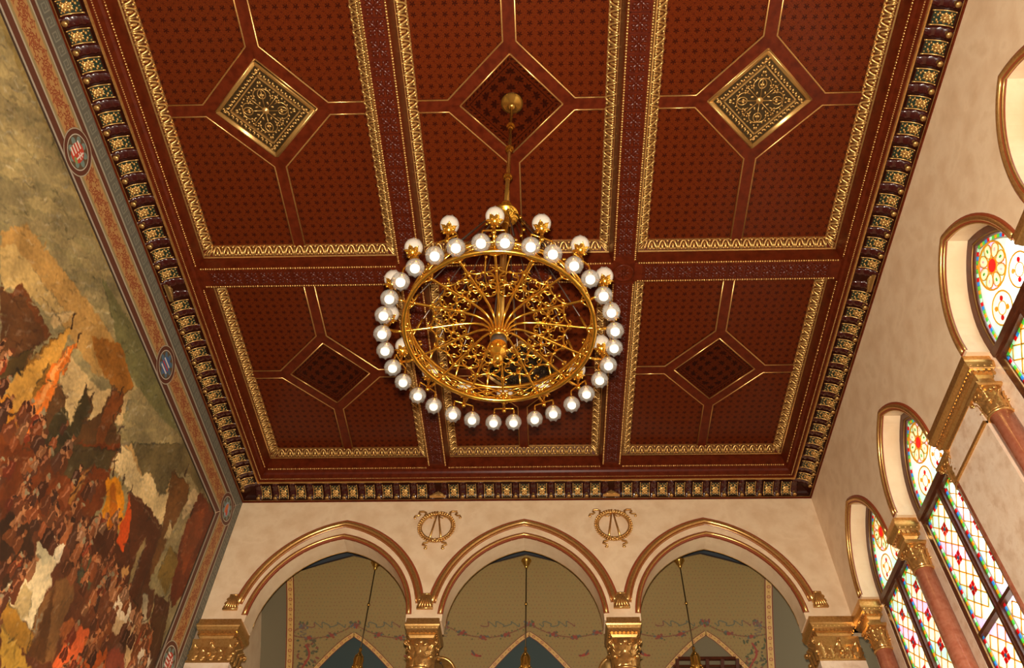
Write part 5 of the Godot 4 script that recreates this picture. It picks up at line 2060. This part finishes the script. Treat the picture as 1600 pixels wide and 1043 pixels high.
func lamp_arms(ch: Node3D) -> void:
	var brass: StandardMaterial3D = M.brass
	var rr := 0.7475
	# bracket: post, cross bar and two drops
	var st := new_st()
	tube(st, [rp(0.63, 5.668, 0), rp(0.69, 5.678, 0), rp(rr, 5.694, 0)], 0.009, 7)
	lathe(st, [[0.0, 5.664], [0.012, 5.668], [0.016, 5.68], [0.01, 5.69], [0.016, 5.704], [0.01, 5.716], [0.008, 5.74], [0.013, 5.752], [0.009, 5.762], [0.012, 5.78], [0.0, 5.78]], 10, Transform3D(Basis(), Vector3(rr, 0, 0)))
	for s in [-1, 1]:
		tube(st, [Vector3(rr, 5.7, 0), Vector3(rr, 5.7, s * 0.066), Vector3(rr, 5.696, s * 0.0705), Vector3(rr, 5.64, s * 0.0705)], 0.0055, 6)
	var bracket := mat_mesh([[st, brass]])
	st = new_st()
	lathe(st, [[0.0, 5.775], [0.012, 5.775], [0.03, 5.79], [0.037, 5.806], [0.034, 5.812], [0.0, 5.806]], 12, Transform3D(Basis(), Vector3(rr, 0, 0)))
	for k in 6:
		var b := Basis(Vector3.UP, k * TAU / 6)
		blade(st, Transform3D(b * Basis(Vector3(1, 0, 0), 0.5), Vector3(rr, 5.786, 0) + b * Vector3(0, 0, 0.022)), 0.032, 0.05, 0.004, 0.01, 2)
		ball(st, Vector3(rr, 5.79, 0) + b * Vector3(0, 0, 0.032), Vector3(0.009, 0.009, 0.009), 6, 4)
	var cup := mat_mesh([[st, brass]])
	var up_shade := shade_mesh([[0.026, 5.805], [0.045, 5.822], [0.057, 5.845], [0.06, 5.866], [0.056, 5.886], [0.046, 5.905], [0.04, 5.915]], M.shade_frosted, 0.0)
	var down := shade_mesh([[0.012, 5.628], [0.022, 5.622], [0.04, 5.606], [0.054, 5.584], [0.058, 5.565], [0.055, 5.548], [0.047, 5.532]], M.shade_glass, 0.0)
	st = new_st()
	lathe(st, [[0.0, 5.645], [0.009, 5.645], [0.012, 5.636], [0.019, 5.63], [0.02, 5.618], [0.013, 5.612], [0.0, 5.612]], 10)
	var socket := mat_mesh([[st, brass]])
	st = new_st()
	lathe(st, [[0.0, 5.612], [0.013, 5.612], [0.015, 5.6], [0.017, 5.588], [0.027, 5.575], [0.032, 5.558], [0.029, 5.54], [0.018, 5.528], [0.0, 5.524]], 14)
	var bulb := mat_mesh([[st, M.bulb_opal]])
	for k in 16:
		var arm := node("lamp_arm", ch, Transform3D(Basis(Vector3.UP, -k * TAU / 16), Vector3.ZERO))
		inst("bracket", bracket, arm)
		inst("leaf_cup", cup, arm)
		inst("upper_shade", up_shade, arm, Transform3D(Basis(), Vector3(rr, 0, 0)))
		for s in [-1, 1]:
			var at := Transform3D(Basis(), Vector3(rr, 0, s * 0.0705))
			inst("socket", socket, arm, at)
			inst("lower_shade", down, arm, at)
			inst("bulb", bulb, arm, at)

func shade_mesh(prof: Array, m: Material, _x: float) -> ArrayMesh:
	# thin glass of revolution, scalloped at its rim
	var st := new_st()
	var n := 24
	var t := PackedVector3Array()
	var rows := []
	for i in prof.size():
		var row := []
		for k in n:
			var a := TAU * k / n
			var edge := 0.0
			if i == prof.size() - 1:
				edge = 0.004 * cos(a * 8)
			elif i == prof.size() - 2:
				edge = 0.0015 * cos(a * 8)
			row.append(Vector3(cos(a) * (prof[i][0] + edge), prof[i][1] + edge * signf(prof[-1][1] - prof[0][1]), sin(a) * (prof[i][0] + edge)))
		rows.append(row)
	for i in prof.size() - 1:
		for k in n:
			var j := (k + 1) % n
			q(t, rows[i][k], rows[i][j], rows[i + 1][j], rows[i + 1][k])
	put(st, t, 0)
	return mat_mesh([[st, m]])

# ------------------------------------------------------------------ pendant lamps of the corridor
func build_pendants() -> void:
	var spots := [[-2.24, 8.63, "left-hand"], [0.0, 8.64, "middle"], [2.26, 8.63, "right-hand"]]
	for e in spots:
		var p := node("pendant_lamp", self, Transform3D(Basis(), Vector3(e[0], 0, -1.21)))
		tag(p, "brass pendant lamp on a long rod behind the %s arch" % e[2], "pendant lamp", "corridor pendant lamps")
		var y: float = e[1]
		var st := new_st()
		lathe(st, [[0.0, y + 0.03], [0.078, y + 0.02], [0.08, y - 0.005], [0.06, y - 0.02], [0.056, y - 0.045], [0.036, y - 0.07], [0.03, y - 0.1], [0.012, y - 0.13], [0.0, y - 0.13]], 20)
		obj("canopy", st, M.brass_pale, p)
		st = new_st()
		lathe(st, [[0.0, y - 0.1], [0.009, y - 0.1], [0.009, 7.2], [0.0, 7.2]], 8)
		obj("rod", st, M.bronze_dark, p)
		st = new_st()
		ball(st, Vector3(0, 7.93, 0), Vector3(0.022, 0.026, 0.022), 10, 6)
		obj("rod_knop", st, M.brass_pale, p)
		st = new_st()
		lathe(st, [[0.0, 7.28], [0.018, 7.27], [0.022, 7.24], [0.012, 7.22], [0.03, 7.19], [0.055, 7.15], [0.07, 7.1], [0.062, 7.05], [0.072, 7.0], [0.05, 6.94], [0.03, 6.9], [0.0, 6.88]], 16)
		for k in 8:
			var b := Basis(Vector3.UP, k * TAU / 8)
			blade(st, Transform3D(b, b * Vector3(0, 0, 0.052) + Vector3(0, 7.02, 0)), 0.05, 0.14, -0.015, 0.02, 2)
			ball(st, b * Vector3(0, 0, 0.075) + Vector3(0, 6.98, 0), Vector3(0.014, 0.016, 0.014), 6, 4)
		obj("lantern_crown", st, M.brass_pale, p)
		for k in 4:
			st = new_st()
			var b := Basis(Vector3.UP, k * TAU / 4 + PI / 4)
			tube(st, [b * Vector3(0, 6.96, 0.05), b * Vector3(0, 6.9, 0.1), b * Vector3(0, 6.7, 0.12), b * Vector3(0, 6.5, 0.1)], 0.008, 6)
			obj("stay", st, M.brass_pale, p)
		st = new_st()
		lathe(st, [[0.0, 6.86], [0.06, 6.84], [0.1, 6.74], [0.1, 6.6], [0.05, 6.5], [0.0, 6.48]], 16)
		obj("shade", st, M.shade_frosted, p)

# ------------------------------------------------------------------ wreaths between the arches
func build_wreaths() -> void:
	for e in [[-1.19, 8.315, "mural"], [1.21, 8.325, "window"]]:
		var w := node("laurel_wreath", self, Transform3D(Basis(), Vector3(e[0], e[1], 0.034)))
		tag(w, "gilt wreath with ribbons on the far wall towards the %s side" % e[2], "wreath", "gilt wall wreaths")
		var st := new_st()
		var pts := []
		for i in 32:
			pts.append(Vector3(cos(TAU * i / 32) * 0.222, sin(TAU * i / 32) * 0.222, 0.008))
		tube(st, pts, 0.024, 8, true)
		obj("hoop", st, M.gold, w)
		st = new_st()
		for i in 44:
			var a := TAU * i / 44
			var s := -1.0 if i < 11 or i >= 33 else 1.0
			ball(st, Vector3(cos(a) * 0.212, sin(a) * 0.212, 0.026), Vector3(0.036, 0.014, 0.02), 6, 4, Basis(Vector3(0, 0, 1), a + s * 1.15))
			ball(st, Vector3(cos(a) * 0.24, sin(a) * 0.24, 0.02), Vector3(0.032, 0.013, 0.02), 6, 4, Basis(Vector3(0, 0, 1), a + s * 0.8))
		for s in [-1, 1]:
			ball(st, Vector3(s * 0.03, -0.225, 0.03), Vector3(0.03, 0.02, 0.016), 8, 5)
		stuff(obj("laurel_leaves", st, M.gold, w))
		for s in [-1, 1]:
			st = new_st()
			tube(st, [Vector3(s * 0.012, 0.205, 0.012), Vector3(s * 0.078, -0.2, 0.012)], 0.011, 6, false, 0.017)
			obj("torch", st, M.gold, w)
			st = new_st()
			pts = []
			for i in 9:
				var v := i / 8.0
				pts.append(Vector3(s * (0.01 + 0.13 * v), 0.2 - 0.055 * sin(v * PI), 0.016))
			tube(st, pts, 0.009, 6)
			obj("swag", st, M.gold, w)
			st = new_st()
			pts = []
			for p in [[0.15, 0.15], [0.175, 0.2], [0.165, 0.24], [0.2, 0.262], [0.26, 0.258], [0.268, 0.235], [0.24, 0.21], [0.262, 0.19], [0.31, 0.19], [0.322, 0.165], [0.3, 0.15]]:
				pts.append(Vector3(s * p[0], p[1], 0.012))
			tube(st, pts, 0.019, 6, false, 0.013, 0.8)
			ball(st, Vector3(s * 0.31, 0.152, 0.014), Vector3(0.02, 0.016, 0.014), 8, 5)
			obj("upper_ribbon", st, M.gold, w)
			st = new_st()
			pts = []
			for p in [[0.08, -0.21], [0.1, -0.25], [0.15, -0.262], [0.16, -0.285], [0.13, -0.3], [0.105, -0.31], [0.11, -0.335]]:
				pts.append(Vector3(s * p[0], p[1], 0.012))
			tube(st, pts, 0.02, 6, false, 0.015, 0.8)
			ball(st, Vector3(s * 0.115, -0.345, 0.014), Vector3(0.026, 0.018, 0.014), 8, 5)
			obj("lower_ribbon", st, M.gold, w)
